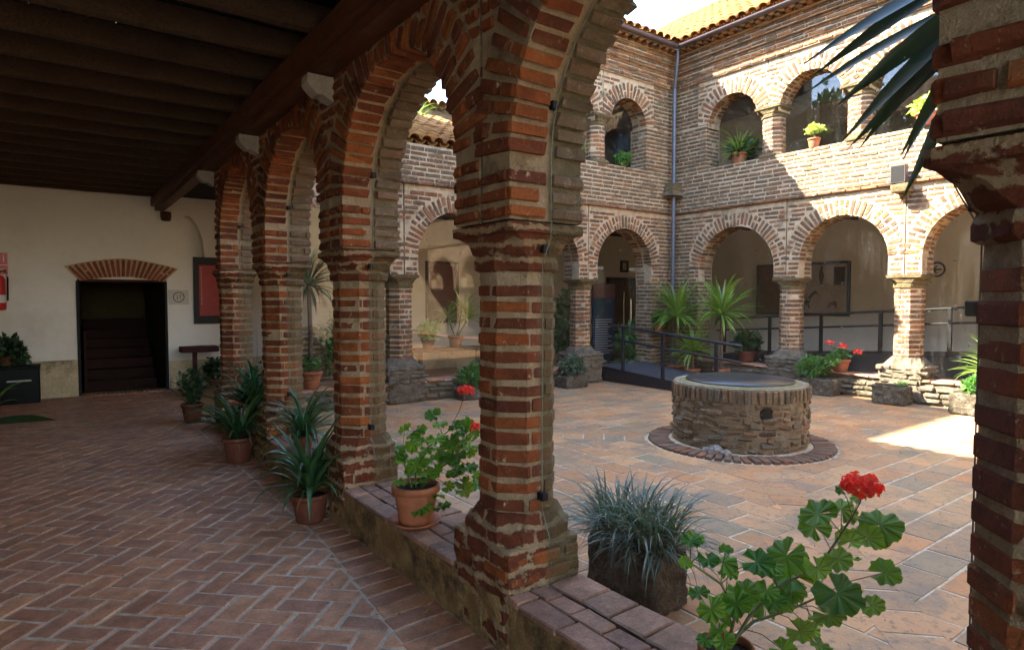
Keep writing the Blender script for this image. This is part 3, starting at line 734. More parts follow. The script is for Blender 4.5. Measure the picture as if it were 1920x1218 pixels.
# the arcade goes on past the camera
for i, (ya, yb) in enumerate(((-3.52, -1.58), (-1.58, .345))):
    uc = (ya + yb) / 2; R = (yb - ya) / 2 - .235; t = thing('brick_arch', ['arch of the arcade behind the camera, out of the photo', 'arch of the arcade just beside the camera, out of the photo'][i], 'arch', (XC, uc, 2), group='brick arches of the near arcade')
    mb = MB(); arch_core(mb, FN, ya, yb, uc, R, 3.02 - R, ZS - .1, ZT + .3, XO - XI, .0); mb.box(1.60, ya - .01, 0, 2.03, yb - .25, .26)
    mb.build('masonry', M['plinthm'], t, Matrix.Translation((-XC, -uc, -2)))
    t = thing('brick_pillar', ['pillar behind the camera, out of the photo', 'pillar just behind the camera, out of the photo'][i], 'pillar', (XC, ya, 0), group='brick pillars of the near arcade'); mb = MB(); mb.loft([dense_ring(.23, .235, .9, 0), dense_ring(.23, .235, .9, .48), dense_ring(HW, HW, .42, .6), dense_ring(HW, HW, .42, 1.78), dense_ring(.22, .235, .9, 1.9), dense_ring(.22, .235, .9, 1.95)]); mb.build('shaft', M['plinthm'], t)
# low wall between the pillars
wl = {0: 'low wall stretch in front of the grass trough with the red flowering plant', 1: 'low wall stretch under the potted geranium', 2: 'low wall stretch behind the two ribbed pots of strap leaves', 3: 'farthest low wall stretch by the end of the corridor'}
VS = variants((.25, .12, .035), .006, .004, 8)
for i in range(4):
    a, b = PY[i] + .235, PY[i + 1] - .235
    if i == 3: b = PY[4] - .235
    t = thing('low_wall', wl[i], 'wall', (XC, (a + b) / 2, 0), group='low walls between the near pillars')
    MB().rough(1.595, PY[i] - .02, 0, 2.02, PY[i + 1] + .02 if i == 3 else PY[i + 1] - .02, .245, .045, .010, 9, i).build('wall_body', M['ochre'], t, Matrix.Translation((-XC, -(a + b) / 2, 0)))
    rec = []; y = a + .01
    while y < b - .03:
        L = min(.255 + U(-.01, .01), b - y); rec.append((Vector((1.648, y + L / 2, .262 + U(-.003, .003))), jr(ROTZ(math.pi / 2 + U(-.012, .012)), .012), (L - .012, .118, .034))); y += L
    y = a + .01
    while y < b - .03:
        L = min(.165 + U(-.02, .02), b - y); rec.append((Vector((1.762, y + L / 2, .262 + U(-.002, .002))), jr(ROTZ(math.pi / 2), .006), (L - .012, .098, .034))); y += L
    r2 = []; y = a - .02
    while y < b - .03:
        L = min(.20 + U(-.04, .04), b + .02 - y); r2.append((Vector((1.935, y + L / 2, .258 + U(-.004, .004))), jr(ROTZ(math.pi / 2), .02), (L - .014, .20, .034))); y += L
    emit(rec, t, M['coping_in'], 'coping_brick', 100, 'coping', VS, (.25, .12, .035), 'coping_brick'); emit(r2, t, M['coping_out'], 'outer_coping_brick', 60, 'coping', VS, (.25, .12, .035), 'coping_brick')
# glass panes with their clips
gl = {0: 'large dusty glass pane of the nearest bay, behind the tall red geranium', 1: 'glass pane of the second bay behind the potted geranium on the wall', 2: 'glass pane of the third bay with the tall palm behind it', 3: 'glass pane of the farthest bay along the corridor'}
for i in range(4):
    a, b = PY[i] + .155, PY[i + 1] - .155; uc = (a + b) / 2; R = (PY[i + 1] - PY[i] - .47) / 2
    t = thing('glass_screen', gl[i], 'glass screen', (XC, uc, .28), group='glass panes of the near arcade')
    zc = 3.02 - R; w2 = (b - a) / 2 - .04
    pts = [(-w2 + .055, 0), (w2 - .055, 0), (w2 - .055, .22), (w2, .34), (w2, 1.48), (R - .02, 1.60)]
    pts += [((R - .02) * math.cos(math.pi * k / 24), zc - .28 + (R - .02) * math.sin(math.pi * k / 24)) for k in range(25)]
    pts += [(-R + .02, 1.60), (-w2, 1.48), (-w2, .34), (-w2 + .055, .22)]
    # straight stretch down to the stilts
    mb = MB(); mb.add([(0, u, z) for u, z in pts], [tuple(range(len(pts)))]); mb.build('glass_sheet', M['glass'], t)
    ed = MB(); P3 = [(0, u, z) for u, z in pts]; ed.tube(P3 + [P3[0]], .0022, 5, caps=False); ed.build('polished_edge', M['glassedge'], t)
    for s_ in (-1, 1):
        for zz in (.40, 1.55, 2.18):
            uu = s_ * (w2 - .005) if zz < 1.6 else s_ * (R - .03)
            c = MB().bevbox(-.016, uu - .022, zz - .018, .016, uu + .022, zz + .018, .002); c.build('clip', M['blackmetal'], t)

# ------------------------------------------------------------------ corridor end wall with door, niche, signs
YE = 12.5
ew = MB()
ew.box(-2.1, YE, 0, .32, YE + .3, 3.52); ew.box(1.61, YE, 0, 1.70, YE + .3, 3.52); ew.box(.32, YE, 1.93, 1.61, YE + .3, 3.52)
ew.box(2.24, YE, 0, 14.2, YE + .3, 3.52); ew.box(1.70, YE, 0, 2.24, YE + .3, 2.33)
# niche head: fan of strips over an arch
nx0, nx1, nzs, nza = 1.70, 2.24, 2.33, 3.08
K = 16
for k in range(K):
    xa, xb = nx0 + (nx1 - nx0) * k / K, nx0 + (nx1 - nx0) * (k + 1) / K
    f_ = lambda x: nzs + (nza - nzs) * math.sqrt(max(0, 1 - abs((x - (nx0 + nx1) / 2) / ((nx1 - nx0) / 2)) ** 1.7))
    za, zb = f_(xa), f_(xb)
    ew.add([(xa, YE, za), (xb, YE, zb), (xb, YE, 3.52), (xa, YE, 3.52)], [(0, 1, 2, 3)])
    ew.add([(xa, YE, za), (xa, YE + .28, za), (xb, YE + .28, zb), (xb, YE, zb)], [(0, 1, 2, 3)])
ew.box(nx0, YE + .24, nzs, nx1, YE + .29, 3.5)
endw = ew.build('end_wall', M['plaster']); tag(endw, 'long cream plastered wall at the far end of the corridor and gallery', 'wall')
for (xa, xb) in ((-2.1, .30), (1.63, 14.2)):
    MB().rough(xa, YE - .022, 0, xb, YE - .002, .60 if xa < 0 else .50, .15, .004, 5).build('dado', M['dado'], endw)
lw = MB().box(-2.25, -6, 0, -2.09, 12.6, 3.60).build('corridor_wall', M['plaster']); tag(lw, 'plain cream plaster wall along the closed side of the corridor, out of frame', 'wall')
# arched lintel over the door
t = thing('brick_door_arch', 'flat arch of red bricks above the dark stair doorway', 'lintel', (.97, YE, 2.0))
mb = MB(); pts_o = []; pts_i = []
for k in range(13):
    f_ = k / 12; x_o = .15 + 1.65 * f_; x_i = .36 + 1.21 * f_; zo = 2.13 + .15 * (1 - abs(2 * f_ - 1) ** 1.6) ; zi = 1.90 + .07 * (1 - abs(2 * f_ - 1) ** 1.6)
    pts_o.append((x_o, zo)); pts_i.append((x_i, zi))
mb.loft([[(x - .97, yy, z - 2.0) for x, z in pts_i + pts_o[::-1]] for yy in (-.035, .0)]); mb.build('mortar_bed', M['lintelmortar'], t)
for k in range(19):
    f_ = (k + .5) / 19; xo = .17 + 1.61 * f_; xi = .38 + 1.17 * f_; bu = 1 - abs(2 * f_ - 1) ** 1.6
    p0 = Vector((xi - .97, -.02, 1.905 + .07 * bu - 2)); p1 = Vector((xo - .97, -.02, 2.12 + .15 * bu - 2))
    split = R_() < .35
    for (a, b) in (((0, .5), (.56, 1)) if split else ((0, 1),)):
        c0, c1 = p0.lerp(p1, a), p0.lerp(p1, b); r = (c1 - c0).normalized(); tt = Vector((0, 1, 0)).cross(r); rot = Matrix((tt, Vector((0, 1, 0)), r)).transposed()
        o = D.objects.new('brick', shared(M['hoodbrick'], random.randrange(8))); COL.objects.link(o); o.parent = t
        o.matrix_basis = Matrix.Translation((c0 + c1) / 2) @ jr(rot, .02).to_4x4() @ Matrix.Diagonal((.046 / .25, .06 / .12, (c1 - c0).length / .05 * .97, 1))
# door lining and the stair behind it
t = thing('door_frame', 'dark timber lining of the stair doorway', 'door frame', (.97, YE, 0))
for x0, x1 in ((.30, .345), (1.575, 1.62)): MB().bevbox(x0 - .97, -.03, 0, x1 - .97, .12, 1.90, .004).build('jamb', M['blackmetal'], t)
MB().bevbox(-.62, -.012, 1.885, .62, .12, 1.925, .004).build('head', M['doorwood'], t)
st = thing('brick_staircase', 'dark brick stairs climbing behind the doorway', 'stairs', (.97, 13.2, 0))
for k in range(7):
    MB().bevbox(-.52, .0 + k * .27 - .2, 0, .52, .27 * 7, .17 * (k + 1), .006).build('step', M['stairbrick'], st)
MB().tube([(.48, -.5, .75), (.48, 1.2, 1.85)], .02).build('handrail', M['blackmetal'], st)
MB().box(-.57, -.3, 0, -.53, 2.3, 1.05).build('parapet', M['stairbrick'], st)
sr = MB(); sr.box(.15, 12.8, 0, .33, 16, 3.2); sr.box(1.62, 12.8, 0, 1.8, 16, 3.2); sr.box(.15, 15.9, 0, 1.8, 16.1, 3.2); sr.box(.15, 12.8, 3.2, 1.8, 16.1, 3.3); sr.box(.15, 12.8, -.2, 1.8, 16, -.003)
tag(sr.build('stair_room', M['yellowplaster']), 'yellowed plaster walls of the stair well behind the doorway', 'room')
# threshold of bricks on edge
t = thing('brick_threshold', 'row of bricks on edge at the foot of the stair doorway', 'threshold', (.97, YE - .1, 0))
rec = [(Vector((.36 + .062 * k, YE - .10, .004 + U(-.003, .003))), jr(ROTZ(math.pi / 2), .02), (.20, .05, .03)) for k in range(20)]
emit(rec, t, M['floorbrick'])
# lift sign with two arrows in a ring
t = thing('arrow_sign', 'white wall sign with a ring round an up and a down arrow', 'sign', (1.80, YE - .012, 1.63))
MB().bevbox(-.16, -.005, -.13, .16, .005, .13, .002).build('plate', M['cream'], t)
mb = MB(); n = 32
v = [(r * math.cos(2 * math.pi * k / n), -.008, r * math.sin(2 * math.pi * k / n)) for r in (.078, .092) for k in range(n)]
mb.add(v, [(k, (k + 1) % n, n + (k + 1) % n, n + k) for k in range(n)]); mb.build('ring', M['ink'], t)
for x, s_ in ((-.022, -1), (.024, 1)):
    MB().add([(x - .004, -.009, -.04 * s_), (x + .004, -.009, -.04 * s_), (x + .004, -.009, .02 * s_), (x + .014, -.009, .02 * s_), (x, -.009, .045 * s_), (x - .014, -.009, .02 * s_), (x - .004, -.009, .02 * s_)], [tuple(range(7))]).build('arrow', M['ink'], t)
t = thing('framed_poster', 'black framed poster with a red panel, half hidden by the farthest pillar', 'poster', (2.35, YE - .02, 1.75))
for a in ((-.31, -.6, -.22, .6), (.22, -.6, .31, .6), (-.22, .46, .22, .6), (-.22, -.6, .22, -.46)): MB().bevbox(a[0], -.03, a[1], a[2], .01, a[3], .004).build('frame', M['frame'], t)
MB().box(-.22, -.012, -.46, .22, -.004, .46).build('print', M['posterred'], t)
mb = MB()
for k in range(14): mb.add([(-.19, -.014, .40 - k * .05), (-.19 + U(.015, .02), -.014, .40 - k * .05), (-.175, -.014, .412 - k * .05), (-.19, -.014, .412 - k * .05)], [(0, 1, 2, 3)])
mb.build('lettering', M['white'], t)
# fire sign and extinguisher at the left edge
t = thing('fire_sign', 'red fire equipment sign with white symbols at the left edge', 'sign', (-.66, YE - .01, 2.14))
MB().bevbox(-.12, -.004, -.01, .10, .004, .17, .002).build('plate', M['red'], t); MB().bevbox(-.12, -.004, -.16, .10, .004, -.025, .002).build('lower_plate', M['red'], t)
MB().box(.045, -.008, .03, .06, -.005, .13).add([(-.02, -.006, .03), (.01, -.006, .03), (.01, -.006, .11), (-.005, -.006, .135), (-.02, -.006, .11)], [(0, 1, 2, 3, 4)]).build('symbol', M['white'], t)
MB().box(-.02, -.008, -.10, .06, -.005, -.085).box(-.02, -.008, -.13, .04, -.005, -.12).build('lettering', M['cream'], t)
t = thing('fire_extinguisher', 'red fire extinguisher hung on the wall at the left edge', 'extinguisher', (-.68, YE - .10, 1.42))
MB().lathe([(0, 0), (.085, .005), (.095, .03), (.095, .46), (.075, .52), (.03, .55), (0, .55)], 20).build('cylinder', M['red'], t)
MB().lathe([(.0, .55), (.028, .55), (.028, .60), (0, .60)], 12).build('valve', M['blackmetal'], t)
MB().tube([(.02, -.02, .59), (.09, -.05, .62), (.12, -.06, .50), (.115, -.06, .15)], .012, 8).build('hose', M['blackmetal'], t)
MB().lathe([(.0965, .12), (.0965, .24)], 20).build('label_band', M['white'], t)
# ------------------------------------------------------------------ courtyard facades
FR = Fr((10.60, 0, 0), (0, 1, 0), (-1, 0, 0))
FF = Fr((0, 8.70, 0), (1, 0, 0), (0, -1, 0))
TH = .44
ZSP = 1.95; Z1 = 3.36; ZSILL = 4.19; ZUC = 5.00; ZCOR = 5.93; ZEAVE = 6.62
def facade(fr, name, label, lower, upper, u0, u1, us0, edge_lo, edge_up, loc, corner_u=None, low_top=None):
    """lower/upper: pillar centres; u0..u1 whole wall, us0 where the upper storey begins"""
    t = thing(name, label, 'facade', loc)
    inv = Matrix.Translation(-Vector(loc)); V_ = []; A_ = []; mb = MB(); st = []
    groove = []
    def bay(p, q, hl, hr, zs, ztop, crown, thick, rl, ulo, uhi):
        oa, ob = p + hl, q - hr; uc = (oa + ob) / 2; R = (ob - oa) / 2; return uc, R, crown
    # lower arches
    P = lower; arcs = []
    for k in range(len(P) - 1):
        hl = .24 if k > 0 or not edge_lo[0] else edge_lo[0]; hr = .24 if k < len(P) - 2 or not edge_lo[1] else edge_lo[1]
        oa, ob = P[k] + hl, P[k + 1] - hr; uc, R = (oa + ob) / 2, (ob - oa) / 2; zc = 2.99 - R
        arch_core(mb, fr, P[k] + .01, P[k + 1] - .01, uc, R, zc, ZSP, Z1, TH, .003, 16); arcs.append((uc, R, zc, .27, P[k], P[k + 1]))
        V_ += ring(fr, uc, zc, R, .02, math.pi - .02, .27, .05, .022, .21, 2, 0, .5)
    lo_arcs = arcs; a0, a1 = P[0], P[-1]
    def keep(u, z):
        for uc, R, zc, rl, p, q in lo_arcs:
            if p <= u <= q:
                if abs(u - p) < .012 and p != a0 or abs(u - q) < .012 and q != a1: return False
                if z < zc: return abs(u - uc) > R + .004
                return math.hypot(u - uc, z - zc) > R + rl + .012
        return True
    A_ += courses(fr, a0, a1, ZSP + .01, Z1 - .05, 0, .078, .052, .25, .016, .11, keep, .004, .003)
    for uc, R, zc, rl, p, q in lo_arcs:       # jamb bricks turning into the openings
        for s_ in (-1, 1):
            z = ZSP + .03
            while z < zc - .03:
                A_.append((fr.p(uc + s_ * (R + .06), -.31, z), jr(fr.rot(), .01), (.12, .22, .05))); z += .078
    # string course
    u = us0 if False else u0
    mb.box(0, 0, 0, 0, 0, 0) if False else None
    z = Z1 - .01
    while u < u1:
        L = .25 * U(.9, 1.1); st.append((fr.p(u + L / 2, -.03, z + .03), jr(fr.rot(), .012), (L - .01, .17, .045))); u += L
    # wall between storeys
    def slab(ua, ub, za, zb, nf, nb):
        p0, p1 = fr.p(ua, nf, za), fr.p(ub, nb, zb)
        mb.box(min(p0.x, p1.x), min(p0.y, p1.y), za, max(p0.x, p1.x), max(p0.y, p1.y), zb)
    slab(u0 if not low_top else us0, u1, Z1 + .001, ZSILL, -.003, -TH + .008)
    if low_top: slab(u0, us0 - .001, Z1 + .001, low_top, -.003, -TH + .008)
    B_ = courses(fr, us0 if low_top else u0, u1, Z1 + .06, ZSILL - .01, 0, .078, .054, .26, .015, .11, None, .004, .004)
    if low_top: B_ += courses(fr, u0, us0 - .01, Z1 + .06, low_top - .01, 0, .078, .054, .26, .015, .11, None, .004, .004)
    # upper storey
    if upper:
        P = upper; up = []
        for k in range(len(P) - 1):
            hl = .215 if k > 0 or not edge_up[0] else edge_up[0]; hr = .215 if k < len(P) - 2 or not edge_up[1] else edge_up[1]
            oa, ob = P[k] + hl, P[k + 1] - hr; uc, R = (oa + ob) / 2, (ob - oa) / 2; zc = 5.54 - R
            arch_core(mb, fr, P[k] + .008, P[k + 1] - .008, uc, R, zc, min(ZUC + .08, 5.08), ZCOR, TH - .06, .003, 16); up.append((uc, R, zc, .30, P[k], P[k + 1]))
            am = math.asin(max(0, min(1, (ZUC + .10 - zc) / R))) if zc < ZUC + .1 else 0
            V_ += ring(fr, uc, zc, R, am, math.pi - am, .30, .05, .022, .19, 2, 0, .45)
        b0, b1 = P[0], P[-1]
        def keep2(u, z):
            for uc, R, zc, rl, p, q in up:
                if p <= u <= q:
                    if abs(u - p) < .012 and p != b0 or abs(u - q) < .012 and q != b1: return False
                    return math.hypot(u - uc, z - zc) > R + rl + .012 and not (z < zc and abs(u - uc) < R + .004)
            return True
        A_ += courses(fr, b0, b1, ZUC + .09, ZCOR - .05, 0, .078, .052, .25, .016, .11, keep2, .004, .003)
        # frieze and stepped cornice
        offs = [.05, .0, .03, .03, .09, .06, .13, .13, .19]
        z = ZCOR + .001
        for k, n_ in enumerate(offs):
            h = .076; slab(us0, u1, z, z + h - .001, n_ - .012, -TH + .05)
            st += courses(fr, us0, u1, z + .01, z + h, n_, 1, .054, .26, .012, .14, None, .004, .003); z += h
        slab(us0, u1, z, z + .085, .30, -TH + .05)
        u = us0 + .05
        while u < u1 - .3: st.append((fr.p(u, .23, z - .035), jr(fr.rot(), .03), (.075, .16, .06))); u += .19
    mb.build('wall_core', M['mortar_far'], t, inv)
    emit(V_, t, M['brick_far'], 'voussoir', 300, 'arch_brickwork'); emit(A_, t, M['brick_far'], 'brick', 300); emit(B_, t, M['brick_plain'], 'wall_brick', 300, 'wall_brickwork')
    emit(st, t, M['brick_far'], 'moulding_brick', 120, 'moulding_brickwork')
    return t
# pillar centres
RL = [-1.62, .33, 2.27, 4.22, 6.16, 8.28]; RUP = [-2.75, -1.2, .35, 1.90, 3.45, 5.01, 6.565, 8.10]
right = facade(FR, 'brick_facade', 'sunlit and shaded two storey brick arcade wall on the right of the courtyard', RL, RUP, -3.3, 8.7, -3.3, (.0, .24), (0, .24), (10.6, 5, 0))
FL = [2.42, 4.34, 6.26, 8.17, 10.34]; FU = [7.0, 8.52, 10.04]
far = facade(FF, 'brick_facade', 'far shaded brick arcade wall of the courtyard meeting the corner downpipe', [2.42, 4.34, 6.26, 8.17, 10.18], [6.95, 8.53, 9.97], 2.0, 10.6, 6.7, (0, .24), (0, .215), (6, 8.7, 0), None, 3.98)
# solid ends of the storeys
def solid(fr, u0, u1, z0, z1, label, loc, n=0, cat='wall', bmat='brick_plain', nm='brick_corner_wall', th=TH):
    t = thing(nm, label, cat, loc); mb = MB(); p0, p1 = fr.p(u0, n - .008, z0), fr.p(u1, n - th, z1)
    mb.box(min(p0.x, p1.x), min(p0.y, p1.y), z0, max(p0.x, p1.x), max(p0.y, p1.y), z1); mb.build('wall_core', M['mortar_far'], t, Matrix.Translation(-Vector(loc)))
    emit(courses(fr, u0, u1, z0 + .012, z1 - .02, n, .078, .054, .26, .015, .11, None, .004, .004), t, M[bmat])
    if n == 0 and z1 < 6 and z0 < 4.5 and z0 != Z1:
        c0 = fr.p(u0, 0, 0); fj = Fr(c0, -fr.n, -fr.u); emit(courses(fj, .01, TH - .02, z0 + .012, z1 - .02, 0, .078, .054, .22, .015, .11, None, .004, .004), t, M[bmat], 'jamb_brick')
    return t
solid(FR, 8.055, 8.70, .0, ZSP, 'lower corner pier of brick right of the downpipe', (10.6, 8.4, 0)); solid(FR, 8.28, 8.70, ZSP + .001, Z1 - .012, 'brick wall piece beside the first lower arch right of the downpipe', (10.6, 8.5, 2))
solid(FR, 7.90, 8.70, ZSILL + .001, 5.07, 'upper corner pier of brick right of the downpipe', (10.6, 8.3, 4.2)); solid(FR, 8.10, 8.70, 5.072, ZCOR - .001, 'brick wall piece beside the first upper arch right of the downpipe', (10.6, 8.4, 5.1))
solid(FF, 9.955, 10.60, 0, ZSP, 'lower corner pier of brick left of the downpipe', (10.3, 8.7, 0)); solid(FF, 10.18, 10.6, ZSP + .001, Z1 - .012, 'brick wall piece beside the last lower arch left of the downpipe', (10.4, 8.7, 2))
solid(FF, 9.76, 10.60, ZSILL + .001, 5.07, 'upper corner pier of brick left of the downpipe', (10.2, 8.7, 4.2)); solid(FF, 9.97, 10.6, 5.072, ZCOR - .001, 'brick wall piece beside the last upper arch left of the downpipe', (10.3, 8.7, 5.1))
# pillars of the facades
def fac_pillar(fr, u, label, z0, z1, zb, group, scale=1.0, base=True, mat='brick_far', hi=False):
    p = fr.p(u, -.22, 0); t = thing('brick_pillar', label, 'pillar', (p.x, p.y, z0), group=group)
    if base:
        mb = MB().rough(-.31, -.31, 0, .31, .31, zb - .08 - z0, .06, .03, 7, u, .03); mb.build('plinth', M['stone'], t)
        mb = MB(); mb.loft([dense_ring(.29, .29, .6, zb - .10 - z0, .02, u), dense_ring(.25, .25, .5, zb - .04 - z0, .02, u), dense_ring(.20, .20, .45, zb + .03 - z0, .01, u)]); mb.build('base_moulding', M['stone'], t)
        rec = []
        for (nx_, ny_) in ((-1, 0), (0, -1), (1, 0), (0, 1)):
            f2 = Fr((p.x + nx_ * .30, p.y + ny_ * .30, 0), (-ny_, nx_, 0), (nx_, ny_, 0)); zz = .30
            while zz < zb - .14:
                uu = -.28
                while uu < .24: L_ = U(.10, .22); rec.append((f2.p(uu + L_ / 2, -.03 + U(-.006, .012), zz + .03), jr(f2.rot(), .1), (L_ * .93, .10, U(.045, .065)))); uu += L_
                zz += .068
        emit(rec, t, M['stone'], 'stone', 120, 'stonework', VSs, (.30, .14, .07), 'stone')
    elif hi:
        mb = MB(); mb.loft([dense_ring(.24, .24, .6, 0, .006, u), dense_ring(.235, .235, .6, .05, .006, u), dense_ring(.19, .19, .45, .08, .004, u)]); mb.build('base_moulding', M['capm'], t)
    pillar_shaft(t, zb - z0, z1 - .075 - z0, M[mat], M['mortar_far'], .078, scale)
    pillar_cap(t, z1 - z0, M['capm'], .235, .22, .10, scale=scale, seed=u)
    return t
G1 = 'lower pillars of the right arcade'
for u, l in ((6.16, 'first lower brick pillar right of the corner yuccas'), (4.22, 'second lower brick pillar on the right, sunlit at its top'), (2.27, 'third lower brick pillar of the right side, hidden by the dark pillar'), (.33, 'fourth lower brick pillar of the right side, out of the photo')):
    fac_pillar(FR, u, l, 0, 1.84, .66, G1, 1.1)
G2 = 'lower pillars of the far arcade'
for u, l in ((4.34, 'left lower brick pillar of the far arcade seen between the two near pillars'), (6.26, 'lower brick pillar of the far arcade hidden behind the foreground pillar'), (8.17, 'lower brick pillar of the far arcade left of the ramp')):
    fac_pillar(FF, u, l, 0, 1.84, .66, G2, 1.1)
for u, l in ((6.565, 'upper brick pillar on the right wall between the fern window and the small shrub window'), (5.01, 'sunlit upper brick pillar between the two glazed sky reflecting arches'), (3.45, 'upper brick pillar hidden behind the palm blades'), (1.9, 'upper brick pillar of the right wall out of the photo')):
    fac_pillar(FR, u, l, ZSILL, ZUC - .02, ZSILL + .07, 'upper pillars of the right wall', 1.08, False, hi=True)
fac_pillar(FF, 8.53, 'slender upper brick pillar on the far wall between two arches', ZSILL, ZUC - .02, ZSILL + .07, 'upper pillars of the far wall', 1.08, False, hi=True)
# bench walls at the foot of the arcades
def bench(fr, u0, u1, ztop, label, loc):
    t = thing('bench_wall', label, 'wall', loc); mb = MB(); p0, p1 = fr.p(u0, .045, 0), fr.p(u1, -TH, 0)
    mb.rough(min(p0.x, p1.x), min(p0.y, p1.y), 0, max(p0.x, p1.x), max(p0.y, p1.y), ztop - .035, .09, .022, 6, u0); mb.build('wall_body', M['stone'], t, Matrix.Translation(-Vector(loc)))
    rec = []; u = u0
    while u < u1 - .05:
        L = min(.29 * U(.9, 1.1), u1 - u); rec.append((fr.p(u + L / 2, -.10, ztop - .02 + U(-.003, .003)), jr(fr.rot(), .012), (L - .012, .36, .036))); u += L
    emit(rec, t, M['floorbrick'], 'coping_brick', 120, 'coping', VS, (.25, .12, .035), 'coping_brick')
    rec = []; z = .04
    while z < ztop - .1:
        u = u0 + U(0, .1)
        while u < u1 - .1:
            L = U(.14, .38); rec.append((fr.p(u + L / 2, .025 + U(-.01, .012), z + .035), jr(fr.rot(), .06), (L * .92, .10, U(.05, .075)))); u += L
        z += .085
    emit(rec, t, M['stone'], 'stone', 200, 'stonework', VSs, (.30, .14, .07), 'stone')
bench(FR, -3.2, 8.0, .38, 'low rough stone bench wall along the right arcade', (10.6, 4, 0))
bench(FF, 2.05, 8.45, .33, 'low mossy stone bench wall under the far arcade', (5, 8.7, 0))
# galleries behind: back walls, floors, ceilings
gb = MB(); gb.box(13.9, -6, 0, 14.15, 12.5, 3.45); tag(gb.build('gallery_wall', M['plaster_gal']), 'grey plastered back wall of the right gallery', 'wall')
gf = MB(); gf.box(10.7, -6, -.2, 14.0, 12.5, .012); gf.box(1.62, 8.8, -.2, 10.7, 12.5, .012); gf.build('gallery_floor', M['tile'], kind='structure')
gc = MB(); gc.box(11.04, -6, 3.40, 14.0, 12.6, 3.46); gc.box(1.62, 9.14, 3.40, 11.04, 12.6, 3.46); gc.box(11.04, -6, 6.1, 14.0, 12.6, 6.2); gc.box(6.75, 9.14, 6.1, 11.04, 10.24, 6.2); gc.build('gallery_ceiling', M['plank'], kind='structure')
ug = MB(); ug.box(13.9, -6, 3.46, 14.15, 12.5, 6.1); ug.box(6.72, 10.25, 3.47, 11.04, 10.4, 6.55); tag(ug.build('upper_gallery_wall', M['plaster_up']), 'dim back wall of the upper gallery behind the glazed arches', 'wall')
uw = solid(Fr((6.7, 0, 0), (0, 1, 0), (-1, 0, 0)), 8.71, 10.4, 3.46, 6.6, 'side wall where the upper storey of the far wing begins', (6.7, 10, 4))
tw = thing('shadow_tower', 'unseen brick tower added behind the end wall to cast the courtyard shadow', 'tower', (-1.0, 15, 3.6))  # unseen block, added and sized for the shadow edge on the paving
tb_ = MB(); tb_.box(-2.4, 13.0, 3.6, .80, 16.5, 12.9); tb_.box(-2.5, 12.95, 12.905, .82, 16.6, 13.1); tb_.build('wall', M['mortar_grey'], tw, Matrix.Translation((1.0, -15, -3.6)))
emit(courses(Fr((.80, 0, 0), (0, 1, 0), (1, 0, 0)), 13.05, 16.4, 6, 12.8, 0, .16, .12, .4, .03, .1, None, .004), tw, M['brick_plain'], 'brick', 0)
# string of dark joists in the galleries
t = thing('gallery_joists', 'dark ceiling joists of the right gallery seen through its arches', 'ceiling', (12.5, 4, 3.3))
for k in range(26): MB().box(11.05, -.05, 3.28, 13.89, .05, 3.399).build('joist', M['joist'], t, Matrix.Translation((-12.5, -3.5 + .5 * k - 4 + 3, -3.3)))
# near wing's upper storey, roofs
nw = thing('upper_wing', 'upper storey above the near arcade, seen only mirrored in the glass', 'building', (1.8, 4, 3.55))
mb = MB(); mb.box(1.605, -3.5, 3.505, 2.035, 12.5, 6.66); mb.box(-2.1, -3.5, 3.525, -2.0, 12.5, 6.66); mb.box(-2.1, 12.4, 3.56, 2.04, 12.5, 6.66); mb.build('wall', M['mortar_grey'], nw, Matrix.Translation((-1.8, -4, -3.55)))
rec = courses(Fr((2.04, 0, 0), (0, 1, 0), (1, 0, 0)), -3.5, 8.7, 3.58, 6.6, 0, .16, .12, .5, .03, .1, None, .004, .004); emit(rec, nw, M['brick_plain'], 'brick', 0)
sw = MB(); sw.box(1.3, -3.9, 0, 14.2, -3.3, 6.3); tag(sw.build('south_wing', M['mortar_grey']), 'plain wall closing the courtyard behind the camera, out of the photo', 'building')
